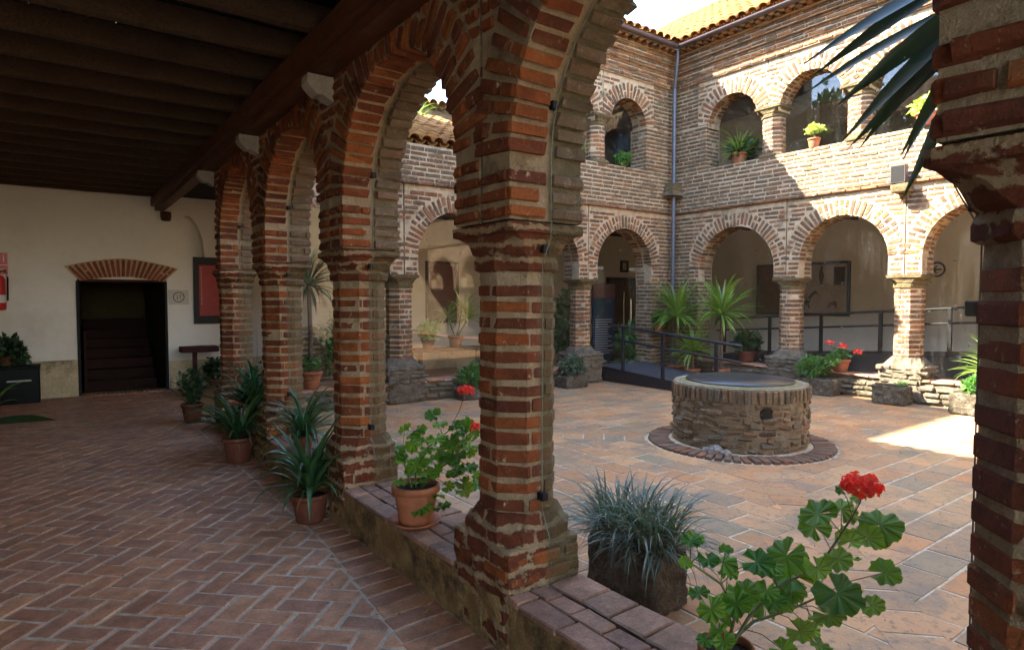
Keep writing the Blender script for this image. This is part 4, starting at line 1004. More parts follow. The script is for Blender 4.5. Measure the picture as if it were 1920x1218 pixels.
# curved tile roofs
def roof_tiles(name, label, origin, along, up, n_al, n_up, loc, single=200, w=.21, ln=.34, rows_front=True):
    """barrel tiles laid in rows: covers over channels"""
    t = thing(name, label, 'roof', loc); A = Vector(along).normalized(); Uv = Vector(up).normalized(); Nn = A.cross(Uv).normalized()
    if Nn.z < 0: Nn = -Nn
    O = Vector(origin); L = []
    def halftube(r0, r1, up_, seg=6, th=.012):
        v = []
        for (s_, rr) in ((0, r0), (ln * 1.15, r1)):
            for q in (rr, rr - th):
                for k in range(seg + 1):
                    a = math.pi * k / seg; v.append((math.cos(a) * q, s_, (math.sin(a) if up_ else -math.sin(a)) * q * .85))
        m = seg + 1; f = []
        for k in range(seg):
            f.append((k, k + 1, 2 * m + k + 1, 2 * m + k)); f.append((m + k, 3 * m + k, 3 * m + k + 1, m + k + 1)); f.append((k, m + k, m + k + 1, k + 1))
        for k in (0, seg): f.append((k, 2 * m + k, 3 * m + k, m + k))
        return v, f
    vc = halftube(.095, .078, True); vd = halftube(.09, .09, False)
    mc, md = MB().add(*vc, True).mesh('tile'), MB().add(*vd, True).mesh('tile')
    for m_ in (mc, md): m_.materials.append(M['roof'])
    Rm = Matrix((A, Uv, A.cross(Uv))).transposed()
    if A.cross(Uv).z < 0: Rm = Matrix((-A, Uv, (-A).cross(Uv))).transposed()
    items = []
    for j in range(n_up):
        for i in range(n_al):
            p = O + A * (w * i) + Uv * (ln * j) + Nn * (.03 + U(-.004, .004)); items.append((p + Nn * .055 + Vector((U(-.006, .006), U(-.006, .006), 0)), True)); items.append((p + A * w / 2 + Nn * .05, False))
    items.sort(key=lambda q: (Vector(q[0]) - CAMP).length)
    V = []; Fc = []; off = 0
    for k, (p, c) in enumerate(items):
        rot = jr(Rm, .025)
        if k < single:
            o = D.objects.new('tile', mc if c else md); COL.objects.link(o); o.parent = t; o.matrix_basis = Matrix.Translation(p - Vector(loc)) @ rot.to_4x4()
        else:
            v, f = vc if c else vd
            V.append(np.array(v) @ np.array(rot).T + np.array(p - Vector(loc))); Fc += [tuple(a + off for a in q) for q in f]; off += len(v)
    if V:
        me = D.meshes.new('tile_rows'); me.from_pydata(np.concatenate(V).tolist(), [], Fc); me.materials.append(M['roof']); o = D.objects.new('tile_rows', me); COL.objects.link(o); o.parent = t; o['kind'] = 'stuff'
    # boards underneath
    a0, a1 = O - A * .1, O + A * (w * n_al); b = Uv * (ln * n_up + .05)
    MB().add([tuple(x - Vector(loc)) for x in (a0, a1, a1 + b, a0 + b, a0 - Nn * .06, a1 - Nn * .06, a1 + b - Nn * .06, a0 + b - Nn * .06)], [(0, 1, 2, 3), (4, 7, 6, 5), (0, 4, 5, 1), (1, 5, 6, 2), (2, 6, 7, 3), (3, 7, 4, 0)]).build('roof_deck', M['plank'], t)
    return t
mR = .64; roof_tiles('tiled_roof', 'sunlit ochre barrel tile roof of the right wing against the white sky', (10.30, -3.4, 6.68), (0, 1, 0), (1, 0, mR), 74, 15, (10.6, 4, 6.7), 300)
roof_tiles('tiled_roof', 'tile edge of the far wing roof above the shaded gutter', (6.6, 8.40, 6.68), (1, 0, 0), (0, 1, .40), 19, 6, (8, 9, 6.7), 120)
roof_tiles('tiled_roof', 'low orange tiled roof seen through the second arch below the blue sky', (2.0, 8.72, 3.97), (1, 0, 0), (0, 1, .44), 23, 10, (4, 9, 4.2), 300)
roof_tiles('tiled_roof', 'roof slope above the near arcade, seen only mirrored in the upper glass', (2.32, -3.4, 6.72), (0, 1, 0), (-1, 0, .5), 76, 12, (1, 4, 6.3), 0)
bw = thing('rear_wall', 'grey shaded wall with a wavy tile cap behind the low orange roof', 'wall', (4.3, 12.3, 5.2))
MB().rough(1.9, 12.15, 4.9, 10.6, 12.5, 5.80, .12, .015, 5).build('wall_body', M['mortar_grey'], bw, Matrix.Translation((-4.3, -12.3, -5.2)))
for k in range(40):
    o = MB().lathe([(.10, -.2), (.10, .25)], 10); ob = o.build('cap_tile', M['roof'], bw, Matrix.Translation((-2.3 + .215 * k, -.02, .62 + U(-.01, .01))) @ Matrix.Rotation(math.pi / 2, 4, 'X'))
# parapet-less low wing front top course already in facade; weeds on its roof are added with the plants
# gutters and downpipe
def gutter(name, label, p0, p1, loc):
    t = thing(name, label, 'gutter', loc); p0, p1 = Vector(p0), Vector(p1); d = (p1 - p0).normalized(); s_ = Vector((0, 0, 1)).cross(d)
    prof = [(math.cos(math.pi + math.pi * k / 8) * .065, math.sin(math.pi + math.pi * k / 8) * .065) for k in range(9)]; prof2 = [(a * .9, b * .9 + .004) for a, b in prof[::-1]]
    pr = [(-.072, .004)] + prof + [(.072, .004)] + prof2
    MB().loft([[tuple(p + s_ * a + Vector((0, 0, b)) - Vector(loc)) for a, b in pr] for p in (p0, p1)]).build('channel', M['zinc'], t)
    n = int((p1 - p0).length / .9)
    for k in range(n):
        q = p0 + d * (.4 + .9 * k) - Vector(loc); MB().tube([q + s_ * .07 + Vector((0, 0, .01)), q - s_ * .0 - Vector((0, 0, .07)), q - s_ * .07 + Vector((0, 0, .01))], .006, 5).build('bracket', M['zinc'], t)
gutter('roof_gutter', 'long dark gutter under the sunlit tiles of the right wing', (10.22, -3.3, 6.66), (10.22, 8.32, 6.66), (10.3, 3, 6.66))
gutter('roof_gutter', 'short dark gutter under the far wing roof edge, left of the corner', (6.6, 8.32, 6.66), (10.22, 8.32, 6.66), (8, 8.32, 6.66))
t = thing('downpipe', 'blue grey downpipe in the corner of the courtyard', 'downpipe', (10.42, 8.55, 0))
MB().tube([(-.14, -.18, 6.6), (-.14, -.18, 6.45), (-.02, -.03, 6.02), (0, 0, 5.9)], .036, 10).build('swan_neck', M['pipe'], t)
for a, b in ((3.98, 5.9), (.55, 3.72)): MB().tube([(0, 0, a), (0, 0, b)], .042, 12).build('pipe', M['pipe'], t)
MB().tube([(0, 0, 0.1), (0, 0, .55)], .05, 12).build('shoe', M['pipe'], t)
MB().bevbox(-.14, -.10, 3.80, .14, .12, 3.95, .01).build('hopper', M['capm'], t); MB().bevbox(-.19, -.13, 3.72, .19, .14, 3.80, .008).build('hopper_lip', M['stone'], t)
for z in (1.2, 2.6, 4.6, 5.6): MB().tube([(0, 0, z), (0, 0, z + .03)], .048, 12).build('pipe_clip', M['pipe'], t)
# glass in the facade openings
def fglass(fr, ua, ub, z0, zs, crown, label, n=-.2, cat='glass screen', grp='glass panes of the courtyard arches'):
    uc, R = (ua + ub) / 2, (ub - ua) / 2; p = fr.p(uc, n, z0); t = thing('glass_screen', label, cat, tuple(p), group=grp)
    pts = [(-R, 0), (R, 0)]; zc = crown - R if crown - R > zs else zs
    for k in range(17):
        a = math.pi * k / 16; pts.append((R * math.cos(a), zc - z0 + (crown - zc) * math.sin(a)))
    MB().add([tuple(fr.u * a + Vector((0, 0, b))) for a, b in pts], [tuple(range(len(pts)))]).build('glass_sheet', M['glass'], t)
for k in range(2, 5):
    fglass(FR, RL[k] + .20, RL[k + 1] - .20, .38, 1.9, 2.99, ['', '', 'lower right glass pane in front of the white arrow wall', 'lower glass pane with the poster behind it', 'lower glass pane behind the corner yuccas'][k])
for k in range(3, 7):
    fglass(FR, RUP[k] + .19, RUP[k + 1] - .19, ZSILL, ZUC, 5.54, ['', '', '', 'upper glass pane out of sight behind the right pillar', 'upper glass pane partly behind the palm blades', 'upper glass pane reflecting dark trees and sky, small shrub in front', 'upper glass pane behind the potted fern'][k])
for k, l in ((1, 'far arcade glass pane reflecting the sunlit paving, behind the pale dracaena'), (2, 'far arcade glass pane hidden behind the foreground pillar'),):
    fglass(FF, FL[k] + .20, FL[k + 1] - .20, .33, 1.9, 2.99, l)
fglass(FF, FL[0] + .2, FL[1] - .2, .33, 1.9, 2.99, 'far arcade glass pane left, behind the climbing plants')
fglass(FF, 7.15, 8.34, ZSILL, ZUC, 5.54, 'upper far glass pane left of the slender pillar'); fglass(FF, 8.73, 9.77, ZSILL, ZUC, 5.54, 'upper far glass pane left of the downpipe')
# glazed entrance in the last far arch: fixed lights and an open leaf
t = thing('glass_door', 'frameless glass entrance at the head of the ramp', 'door', (9.2, 8.9, .25))
for x0, x1 in ((-.62, -.42), (.28, .74)):
    MB().add([(x0, 0, .02), (x1, 0, .02), (x1, 0, 1.98), (x0, 0, 1.98)], [(0, 1, 2, 3)]).build('glass_leaf', M['glass'], t)
    for z in (.02, 1.92): MB().bevbox(x0, -.02, z, x0 + .16, .02, z + .06, .003).build('patch_fitting', M['steel'], t)
MB().tube([(.30, -.05, .9), (.28, -.06, 1.35)], .012).build('pull_handle', M['steel'], t)

# ------------------------------------------------------------------ the well
t = thing('stone_well', 'round rough brick and stone well with a flat black lid in the courtyard', 'well', tuple(WC))
nseg = 72; rings = []
for z in np.linspace(0, WH - .02, 12):
    rr = []
    for k in range(nseg):
        a = 2 * math.pi * k / nseg; p = Vector((math.cos(a), math.sin(a), z * 1.3)); nn = mnoise.noise(p * 5) * .012 + mnoise.noise(p * 14) * .01
        rr.append(((WR - .012 + nn) * math.cos(a), (WR - .012 + nn) * math.sin(a), z))
    rings.append(rr)
MB().loft(rings).build('well_core', M['wellmortar'], t)
recs = []; z = .03
while z < .53:
    a = U(0, .3); a_end = a + 2 * math.pi; hrow = U(.04, .07)
    while a < a_end - .08:
        L = U(.07, .20); da = L / WR
        zc_ = z + hrow / 2; th_ = a + da / 2
        rr = WR - .064 + U(-.014, .016)
        ax = Matrix((Vector((-math.sin(th_), math.cos(th_), 0)), Vector((-math.cos(th_), -math.sin(th_), 0)), Vector((0, 0, 1)))).transposed()
        # leave the drain hole free
        hole = abs(((th_ - math.radians(235)) + math.pi) % (2 * math.pi) - math.pi) * WR < .10 and .38 < zc_ < .50
        recs.append((WC + Vector((math.cos(th_) * rr, math.sin(th_) * rr, zc_)), jr(ax, .2), (L * .9, .12, hrow * U(.6, 1.05))))
        a += da
    z += hrow + .006
emit(recs, t, M['wellstone'], 'stone', 200, 'stonework', VSs, (.30, .14, .07), 'stone')
recs = []
for k in range(64):
    th_ = 2 * math.pi * k / 64; rr = WR - .09 + U(-.008, .008); r_ = Vector((math.cos(th_), math.sin(th_), 0)); tt = Vector((-math.sin(th_), math.cos(th_), 0))
    recs.append((WC + r_ * rr + Vector((0, 0, .605)), jr(Matrix((Vector((0, 0, 1)), -r_, tt.cross(Vector((0,0,1)))*0 + Vector((0,0,1)).cross(-r_))).transposed(), .05), (.13, .20, .05)))
emit(recs, t, M['wellstone'], 'rim_brick', 100, 'rim', VB, NOM)
mb = MB(); mb.loft([[((WR - .06 - i * .02 + mnoise.noise(Vector((math.cos(a) * 4, math.sin(a) * 4, i))) * .012) * math.cos(a), (WR - .06 - i * .02) * math.sin(a), zz) for a in [2 * math.pi * k / 48 for k in range(48)]] for i, zz in ((0, .655), (1, .685), (3, .695))]); mb.build('rim_mortar', M['lichenrim'], t)
MB().lathe([(.10, -.03), (.062, .0), (.05, .0), (.05, -.12)], 16).build('drain_pipe', M['black'], t, Matrix.Translation((math.cos(math.radians(235)) * (WR - .01), math.sin(math.radians(235)) * (WR + .0), .44)) @ Matrix.Rotation(math.radians(235), 4, 'Z') @ Matrix.Rotation(math.pi / 2, 4, 'Y'))
MB().lathe([(0, -.1), (.05, -.1), (.046, .006), (0, .007)], 16, smooth=False).build('drain_hole', M['black'], t, Matrix.Translation((math.cos(math.radians(235)) * (WR + .004), math.sin(math.radians(235)) * (WR + .004), .44)) @ Matrix.Rotation(math.radians(235), 4, 'Z') @ Matrix.Rotation(math.pi / 2, 4, 'Y'))
t2 = thing('metal_disc', 'flat black metal lid lying on the well', 'lid', (WC.x, WC.y, .70))
MB().lathe([(.0, -.01), (.575, -.01), (.58, .004), (.57, .014), (.30, .034), (0, .04)], 56).build('disc', M['lid'], t2)
# ring of bricks on edge round the well
t = thing('well_apron', 'ring of bricks on edge set in the paving round the well', 'paving', (WC.x, WC.y, 0))
recs = []
for k in range(66):
    th_ = 2 * math.pi * k / 66; r_ = Vector((math.cos(th_), math.sin(th_), 0)); recs.append((WC + r_ * .875 + Vector((0, 0, .0 + U(-.004, .008)))  , jr(ROTZ(th_ + .12), .03), (.225, .068, .05)))
emit(recs, t, M['apron'], 'brick', 100, vs=VB, nom=NOM, key='brick')
MB().lathe([(WR - .08, .028), (WR + .02, .026), (WR + .055, .004)], 60).build('mortar_fillet', M['tilejoint'], t)
# stones lying at the foot
for k, (dx, dy, s_) in enumerate(((-.66, -.20, .085), (-.645, -.30, .06), (-.68, -.10, .05))):
    o = MB().rough(-s_, -s_ * .7, -s_ * .4, s_, s_ * .7, s_ * .7, s_ * .35, s_ * .25, 12, k, s_ * .35).build('pale_stone', rough_mat('pale_boulder', (.34, .32, .30), (.24, .225, .21), None, 9, .8) if k == 0 else D.materials['pale_boulder'], None, Matrix.Translation((WC.x + dx * 1.08, WC.y + dy * 1.08, s_ * .4)))
    tag(o, ['larger pale stone leaning at the foot of the well', 'middle pale stone at the foot of the well', 'small pale stone at the foot of the well'][k], 'stone', 'pale stones at the foot of the well')
# ------------------------------------------------------------------ ramp and railings
def railing(name, label, pts_top, drop, posts, r, loc, lower=.26, group=None, rail_mat='rail'):
    t = thing(name, label, 'railing', loc, group=group); L = Vector(loc)
    T = [Vector(p) for p in pts_top]
    MB().tube([p - L for p in T], r, 10).build('handrail', M[rail_mat], t)
    MB().tube([p - L - Vector((0, 0, lower)) for p in T], r * .85, 10).build('lower_rail', M[rail_mat], t)
    for f in posts:
        p = T[0].lerp(T[-1], f); MB().bevbox(p.x - L.x - .022, p.y - L.y - .03, p.z - L.z - drop(f), p.x - L.x + .022, p.y - L.y + .03, p.z - L.z, .004).build('post', M[rail_mat], t)
    return t
t = thing('access_ramp', 'dark metal access ramp dropping from the far arch to the courtyard', 'ramp', (9.3, 7.2, 0))
zr = lambda y: .05 + .22 * (y - 5.6) / 3.1
mb = MB(); mb.loft([[(-.66, 5.6 - 7.2, .02), (.62, 5.6 - 7.2, .02), (.62, 5.6 - 7.2, zr(5.6)), (-.66, 5.6 - 7.2, zr(5.6))], [(-.66, 9.0 - 7.2, .02), (.62, 9.0 - 7.2, .02), (.62, 9.0 - 7.2, zr(9.0)), (-.66, 9.0 - 7.2, zr(9.0))]]); mb.build('deck', M['deck'], t)
mb = MB(); mb.loft([[(-.685, 5.6 - 7.2, .015), (-.662, 5.6 - 7.2, .015), (-.662, 5.6 - 7.2, zr(5.6) + .02), (-.685, 5.6 - 7.2, zr(5.6) + .02)], [(-.685, 9.0 - 7.2, .015), (-.662, 9.0 - 7.2, .015), (-.662, 9.0 - 7.2, zr(9.0) + .02), (-.685, 9.0 - 7.2, zr(9.0) + .02)]]); mb.build('side_channel', M['rail'], t)
railing('ramp_railing', 'dark blue railing with two rails along the courtyard ramp', [(8.64, 8.62, 1.10), (8.64, 5.72, .86)], lambda f: 1.06 - .22 * f - .0, (.13, .46, .84), .026, (8.64, 7.2, 0))
t = thing('gallery_ramp', 'black panelled ramp rising along the right gallery behind the arcade', 'ramp', (12, 4, 0))
zg = lambda y: .44 + (7.9 - y) * .062
mb = MB(); mb.loft([[(11.56, 8.2, .015), (12.9, 8.2, .015), (12.9, 8.2, zg(8.2)), (11.56, 8.2, zg(8.2))], [(11.56, -2, .015), (12.9, -2, .015), (12.9, -2, zg(-2)), (11.56, -2, zg(-2))]]); mb.build('side_panel', M['rampside'], t, Matrix.Translation((-12, -4, 0)))
railing('gallery_railing', 'black railing of the gallery ramp seen through the right arches', [(11.6, 8.3, 1.16), (11.6, -1.5, 1.80)], lambda f: .72, [.02 + .1065 * k for k in range(9)], .022, (11.6, 4, 0), .24, None, 'blackmetal')
# posters and signs in the galleries
def poster(name, label, fr, u0, u1, z0, z1, mat, art=None, fw=.06):
    c = fr.p((u0 + u1) / 2, .02, (z0 + z1) / 2); t = thing(name, label, 'poster', tuple(c)); w2, h2 = (u1 - u0) / 2, (z1 - z0) / 2
    def bx(a0, b0, a1, b1, n0, n1, nm, m):
        p0 = fr.u * a0 + fr.n * n0 + Vector((0, 0, b0)); p1 = fr.u * a1 + fr.n * n1 + Vector((0, 0, b1)); q0 = [min(p0[i], p1[i]) for i in range(3)]; q1 = [max(p0[i], p1[i]) for i in range(3)]
        MB().box(*q0, *q1).build(nm, M[m], t)
    bx(-w2, -h2, -w2 + fw, h2, -.02, .03, 'frame', 'frame'); bx(w2 - fw, -h2, w2, h2, -.02, .03, 'frame', 'frame'); bx(-w2 + fw, h2 - fw, w2 - fw, h2, -.02, .03, 'frame', 'frame'); bx(-w2 + fw, -h2, w2 - fw, -h2 + fw, -.02, .03, 'frame', 'frame')
    bx(-w2 + fw, -h2 + fw, w2 - fw, h2 - fw, -.01, .005, 'print', mat)
    if art: art(t, fr, w2, h2, bx)
    return t
FG = Fr((13.90, 0, 0), (0, 1, 0), (-1, 0, 0)); FGF = Fr((0, 12.50, 0), (1, 0, 0), (0, -1, 0))
def blob(t, fr, pts, n, nm, m): MB().add([tuple(fr.u * a + fr.n * n + Vector((0, 0, b))) for a, b in pts], [tuple(range(len(pts)))]).build(nm, M[m], t)
def art1(t, fr, w2, h2, bx):
    bx(w2 - .75, -h2 + .06, w2 - .06, h2 - .06, .006, .009, 'dark_panel', 'printred')
    bx(-w2 + .12, .08, -w2 + .36, h2 - .12, .006, .009, 'picture', 'ink')
    # heron-like bird print and a standing figure
    b = [(.22, -.40), (.10, -.33), (.0, -.27), (-.10, -.17), (-.17, -.08), (-.24, -.03), (-.33, -.12), (-.26, -.10), (-.2, -.14), (-.13, -.24), (-.10, -.34), (-.14, -.44), (-.10, -.43), (-.06, -.36), (.0, -.37), (-.02, -.45), (.02, -.44), (.05, -.38)]
    blob(t, fr, [(a - .1, b_) for a, b_ in b], .0075, 'bird_drawing', 'ink')
    g = [(-.50, .1), (-.54, .3), (-.50, .42), (-.52, .5), (-.47, .52), (-.44, .42), (-.42, .3), (-.45, .1)]; blob(t, fr, g, .0075, 'figure_drawing', 'ink')
    c_ = [(-.62, -.42), (-.66, -.30), (-.74, -.28), (-.80, -.26), (-.84, -.33), (-.82, -.42), (-.79, -.42), (-.78, -.36), (-.70, -.36), (-.66, -.42)]; blob(t, fr, c_, .0075, 'animal_drawing', 'printred')
poster('wide_poster', 'wide dark framed exhibition board with a bird drawing behind the right arch', FG, 6.58, 8.80, 1.22, 2.42, 'print', art1)
poster('framed_poster', 'tall brown framed panel behind the pale dracaena in the far gallery', FGF, 6.75, 7.60, 1.05, 2.45, 'printred')
poster('small_picture', 'small black framed picture above the dark entrance door', FGF, 12.95, 13.25, 2.35, 2.68, 'print')
t = thing('arrow_sign', 'round grey arrow sign on the gallery wall at the far right', 'sign', tuple(FG.p(4.95, .012, 2.17)))
v = [(r * math.cos(2 * math.pi * k / 40), r * math.sin(2 * math.pi * k / 40)) for r in (.112, .15) for k in range(40)]
MB().add([(-.001, a, b) for a, b in v], [(k, (k + 1) % 40, 40 + (k + 1) % 40, 40 + k) for k in range(40)]).build('ring', M['ink'], t)
MB().add([(-.002, a, b) for a, b in [(.085, 0), (.015, .075), (-.02, .075), (.03, .018), (-.08, .018), (-.08, -.018), (.03, -.018), (-.02, -.075), (.015, -.075)]], [tuple(range(9))]).build('arrow', M['ink'], t)
t = thing('entrance_door', 'dark red timber double door at the back of the far gallery', 'door', (13.0, 12.46, 0))
MB().bevbox(-.62, -.03, 0, .62, .02, 2.2, .01).build('frame', M['black'], t)
for x in (-.28, .28): MB().bevbox(x - .26, -.06, .02, x + .26, -.03, 2.1, .01).build('leaf', M['doorwood'], t)
MB().tube([(-.02, -.09, .6), (-.02, -.09, 1.8)], .02).build('pull_bar', M['steel'], t)
t = thing('info_board', 'tall blue and black information board behind the far pillar by the door', 'board', (10.15, 10.3, 0))
MB().bevbox(-.34, -.02, .15, .34, .02, 1.95, .004).build('panel', M['bluepanel'], t); MB().box(-.34, -.03, 1.62, .34, -.021, 1.93).build('picture', M['printred'], t)
mb = MB()
for k in range(15): mb.box(-.28, -.026, 1.12 - k * .055, U(.1, .29), -.022, 1.135 - k * .055)
mb.build('lettering', M['cream'], t); MB().bevbox(-.3, -.16, 0, .3, .16, .03, .004).box(-.03, -.02, .03, .03, .02, .15).build('foot', M['blackmetal'], t)
# floodlight on the right wall
t = thing('floodlight', 'small square dark floodlight on the sunlit right wall', 'lamp', (10.52, 4.28, 3.5))
MB().bevbox(-.10, -.11, -.14, .02, .11, .14, .01).build('housing', M['zinc'], t); MB().bevbox(-.0, -.02, -.2, .07, .02, -.14, .004).build('bracket', M['zinc'], t)
MB().box(-.104, -.09, -.12, -.1005, .09, .12).build('lens', M['black'], t)
# stone console under it
MB().rough(10.40, 4.12, 3.22, 10.6, 4.36, 3.345, .04, .012, 9, 3, .01)  # shaped below
t = thing('stone_console', 'broken stone console on the right wall under the floodlight', 'corbel', (10.55, 4.24, 3.28)); MB().rough(-.17, -.13, -.06, .04, .13, .07, .04, .012, 9, 3, .015).build('block', M['capm'], t)
# lamp/box brackets on the edge of the right pillar
t = thing('glass_clamp', 'square dark clamp holding the glass at the lower edge of the right pillar', 'clamp', (1.90, .585, 1.575)); MB().bevbox(-.018, -.022, -.02, .018, .022, .02, .003).build('plate', M['blackmetal'], t)

# ------------------------------------------------------------------ pots, plants
def pot(name, label, cat, loc, r=.12, h=.2, mat='terra', rib=0, saucer=False, group=None, n=28, square=False):
    t = thing(name, label, cat, loc, U(0, 6), group)
    MB().lathe([(0, 0), (r * .68, 0), (r * .72, .01), (r * .94, h * .8), (r * .94, h * .82), (r * 1.05, h * .83), (r * 1.06, h * .98), (r * 1.02, h), (r * .93, h), (r * .9, h * .88)], n * (2 if rib else 1), rib=rib).build('pot', M[mat], t)
    MB().lathe([(r * .91, h * .87), (r * .5, h * .9), (0, h * .91)], 16).build('soil', M['soil'], t)
    if saucer: MB().lathe([(0, -.0), (r * .95, .0), (r * 1.12, .022), (r * 1.08, .024), (r * .9, .008), (0, .008)], 28).build('saucer', M[mat], t)
    return t
def strap(L, W, bend, fold=.25, n=8, twist=.3, name='leaf', droop=1.0):
    """long leaf growing from the origin: starts upwards, arcs over"""
    vs = []; fs = []; p = Vector((0, 0, 0)); a = math.radians(86); ds = L / n
    tw = U(-twist, twist)
    for i in range(n + 1):
        f_ = i / n; w_ = W * (math.sin(math.pi * min(1, (f_ * .86 + .12))) ** .6) * (1 if f_ < .6 else 1 - ((f_ - .6) / .4) ** 2 * .93)
        d = Vector((math.cos(a), 0, math.sin(a))); nrm = Vector((-math.sin(a), 0, math.cos(a))); side = Vector((0, 1, 0)); s2 = (side * math.cos(tw * f_) + nrm * math.sin(tw * f_))
        vs += [tuple(p + s2 * w_ / 2 + nrm * w_ * fold), tuple(p), tuple(p - s2 * w_ / 2 + nrm * w_ * fold)]
        a -= bend / n * (.4 + 1.3 * f_ * droop); p = p + d * ds
    for i in range(n):
        b = i * 3; fs += [(b, b + 1, b + 4, b + 3), (b + 1, b + 2, b + 5, b + 4)]
    mb = MB().add(vs, fs, True); return mb
_lv = {}
def leafset(key, mat, n, **kw):
    if key not in _lv:
        o = []
        for _ in range(n):
            me = strap(kw['L'] * U(.8, 1.15), kw['W'] * U(.85, 1.15), U(*kw['bend']), kw.get('fold', .25), kw.get('seg', 8)).mesh('leaf'); me.materials.append(M[mat]); o.append(me)
        _lv[key] = o
    return _lv[key]
def rosette(root, c, n, meshes, tilt=(.05, 1.0), sc=(.7, 1.1), name='leaf', spread=.02, fan=None, join=False):
    items = []
    for k in range(n):
        a = (k * 2.39996 + U(-.3, .3)) if fan is None else U(*fan)
        ti = U(*tilt); s_ = U(*sc) * (1 - .2 * (ti / 1.6))
        Mx = Matrix.Translation(Vector(c) + Vector((math.cos(a), math.sin(a), 0)) * spread * U(.3, 1)) @ Matrix.Rotation(a, 4, 'Z') @ Matrix.Rotation(ti, 4, 'Y') @ Matrix.Diagonal((s_, s_, s_, 1))
        items.append((random.choice(meshes), Mx))
    if not join:
        for me, Mx in items: link_mesh(name, me, root, None, Mx)
    else:
        mb = MB()
        for me, Mx in items: mb.add([tuple(Mx @ v.co) for v in me.vertices], [tuple(p.vertices) for p in me.polygons], True)
        o = mb.build('foliage', me.materials[0], root); o['kind'] = 'stuff'
def bush(root, c, r, n, leaf=.03, mat='bush', flat_=1.0, seed=0, name='foliage', elong=1.6, hang=0):
    """many small leaves through an uneven crown"""
    V = []; Fc = []; rng = np.random.RandomState(seed + 11)
    for k in range(n):
        d = Vector(rng.normal(size=3)).normalized(); lump = .72 + .45 * mnoise.noise(d * 2.2 + Vector((seed, 0, 0)))
        rad = (rng.rand() ** .45) * lump
        p = Vector(c) + Vector((d.x * r * rad, d.y * r * rad, d.z * r * rad * flat_)) - Vector((0, 0, hang * rng.rand() ** 2))
        a = Vector(rng.normal(size=3)).normalized(); a = (a + d * .8).normalized(); b = a.orthogonal().normalized(); b = (Matrix.Rotation(rng.rand() * 6, 3, a) @ b)
        s_ = leaf * (.6 + .8 * rng.rand()); m = len(V)
        V += [tuple(p), tuple(p + a * s_ * elong * .5 + b * s_ * .5), tuple(p + a * s_ * elong), tuple(p + a * s_ * elong * .5 - b * s_ * .5)]; Fc.append((m, m + 1, m + 2, m + 3))
    me = D.meshes.new(name); me.from_pydata(V, [], Fc); me.materials.append(M[mat]); o = link_mesh(name, me, root); o['kind'] = 'stuff'; return o
def ger_leaf(R=.06, cup=.25, lobes=9):
    n = 58; rings_ = (0, .4, .75, 1.0); vs = [(0, 0, 0)]; fs = []
    ph = U(0, 6)
    for q in rings_[1:]:
        for k in range(n):
            a = .22 + (2 * math.pi - .44) * k / (n - 1)
            lob = 1 - .11 * abs(math.cos(a * lobes / 2)) ** 4 * q - (.03 if k % 2 else 0) * q + .035 * math.sin(3 * a + ph) * q
            r = R * q * lob; z = cup * R * q ** 2 * (1 + .8 * math.sin(a * 2 + ph)) + R * .12 * q * math.sin(a * lobes) + R * .06 * q * math.sin(5 * a + ph)
            vs.append((-math.cos(a) * r, math.sin(a) * r, z))
    for k in range(n - 1): fs.append((0, 1 + k, 2 + k))
    for q in range(2):
        for k in range(n - 1): a = 1 + q * n + k; fs.append((a, a + n, a + n + 1, a + 1))
    me = MB().add(vs, fs, True).mesh('leaf'); me.materials.append(M['ger']); return me
GL = [ger_leaf(.06, U(-.2, .5)) for _ in range(6)]
def floret():
    mb = MB()
    for k in range(5):
        a = 2 * math.pi * k / 5 + U(-.1, .1); r = .016
        v = [(0, 0, 0)]
        for t_, w_ in ((.45, .35), (.85, .55), (1.05, .3)):
            for s_ in (-1, 1): v.append(((t_ * r * math.cos(a) - s_ * w_ * r * math.sin(a)), (t_ * r * math.sin(a) + s_ * w_ * r * math.cos(a)), .004 + .006 * t_ ** 2 + U(-.002, .002)))
        mb.add(v, [(0, 1, 2), (1, 3, 4, 2), (3, 5, 6, 4)], True)
    return mb
_fl = []
for m_ in ('petal', 'petalpink'):
    q = []
    for _ in range(3): me = floret().mesh('floret'); me.materials.append(M[m_]); q.append(me)
    _fl.append(q)
def flower(root, c, r, n=22, pink=0, sc=1.0):
    for k in range(n):
        z = 1 - 1.25 * (k + .5) / n + U(-.08, .08); z = min(z, 1); a = k * 2.4; s_ = math.sqrt(max(0, 1 - z * z)); d = Vector((s_ * math.cos(a), s_ * math.sin(a), z))
        link_mesh('floret', random.choice(_fl[pink]), root, None, Matrix.Translation(Vector(c) + Vector((d.x * r, d.y * r, d.z * r * .75)) * U(.75, 1.15)) @ (d + Vector((U(-.5, .5), U(-.5, .5), U(-.3, .3)))).to_track_quat('Z', 'Y').to_matrix().to_4x4() @ Matrix.Rotation(U(0, 6), 4, 'Z') @ Matrix.Diagonal((sc, sc, sc, 1)))
CAMDIR = Vector((-.6, -.75, .35))
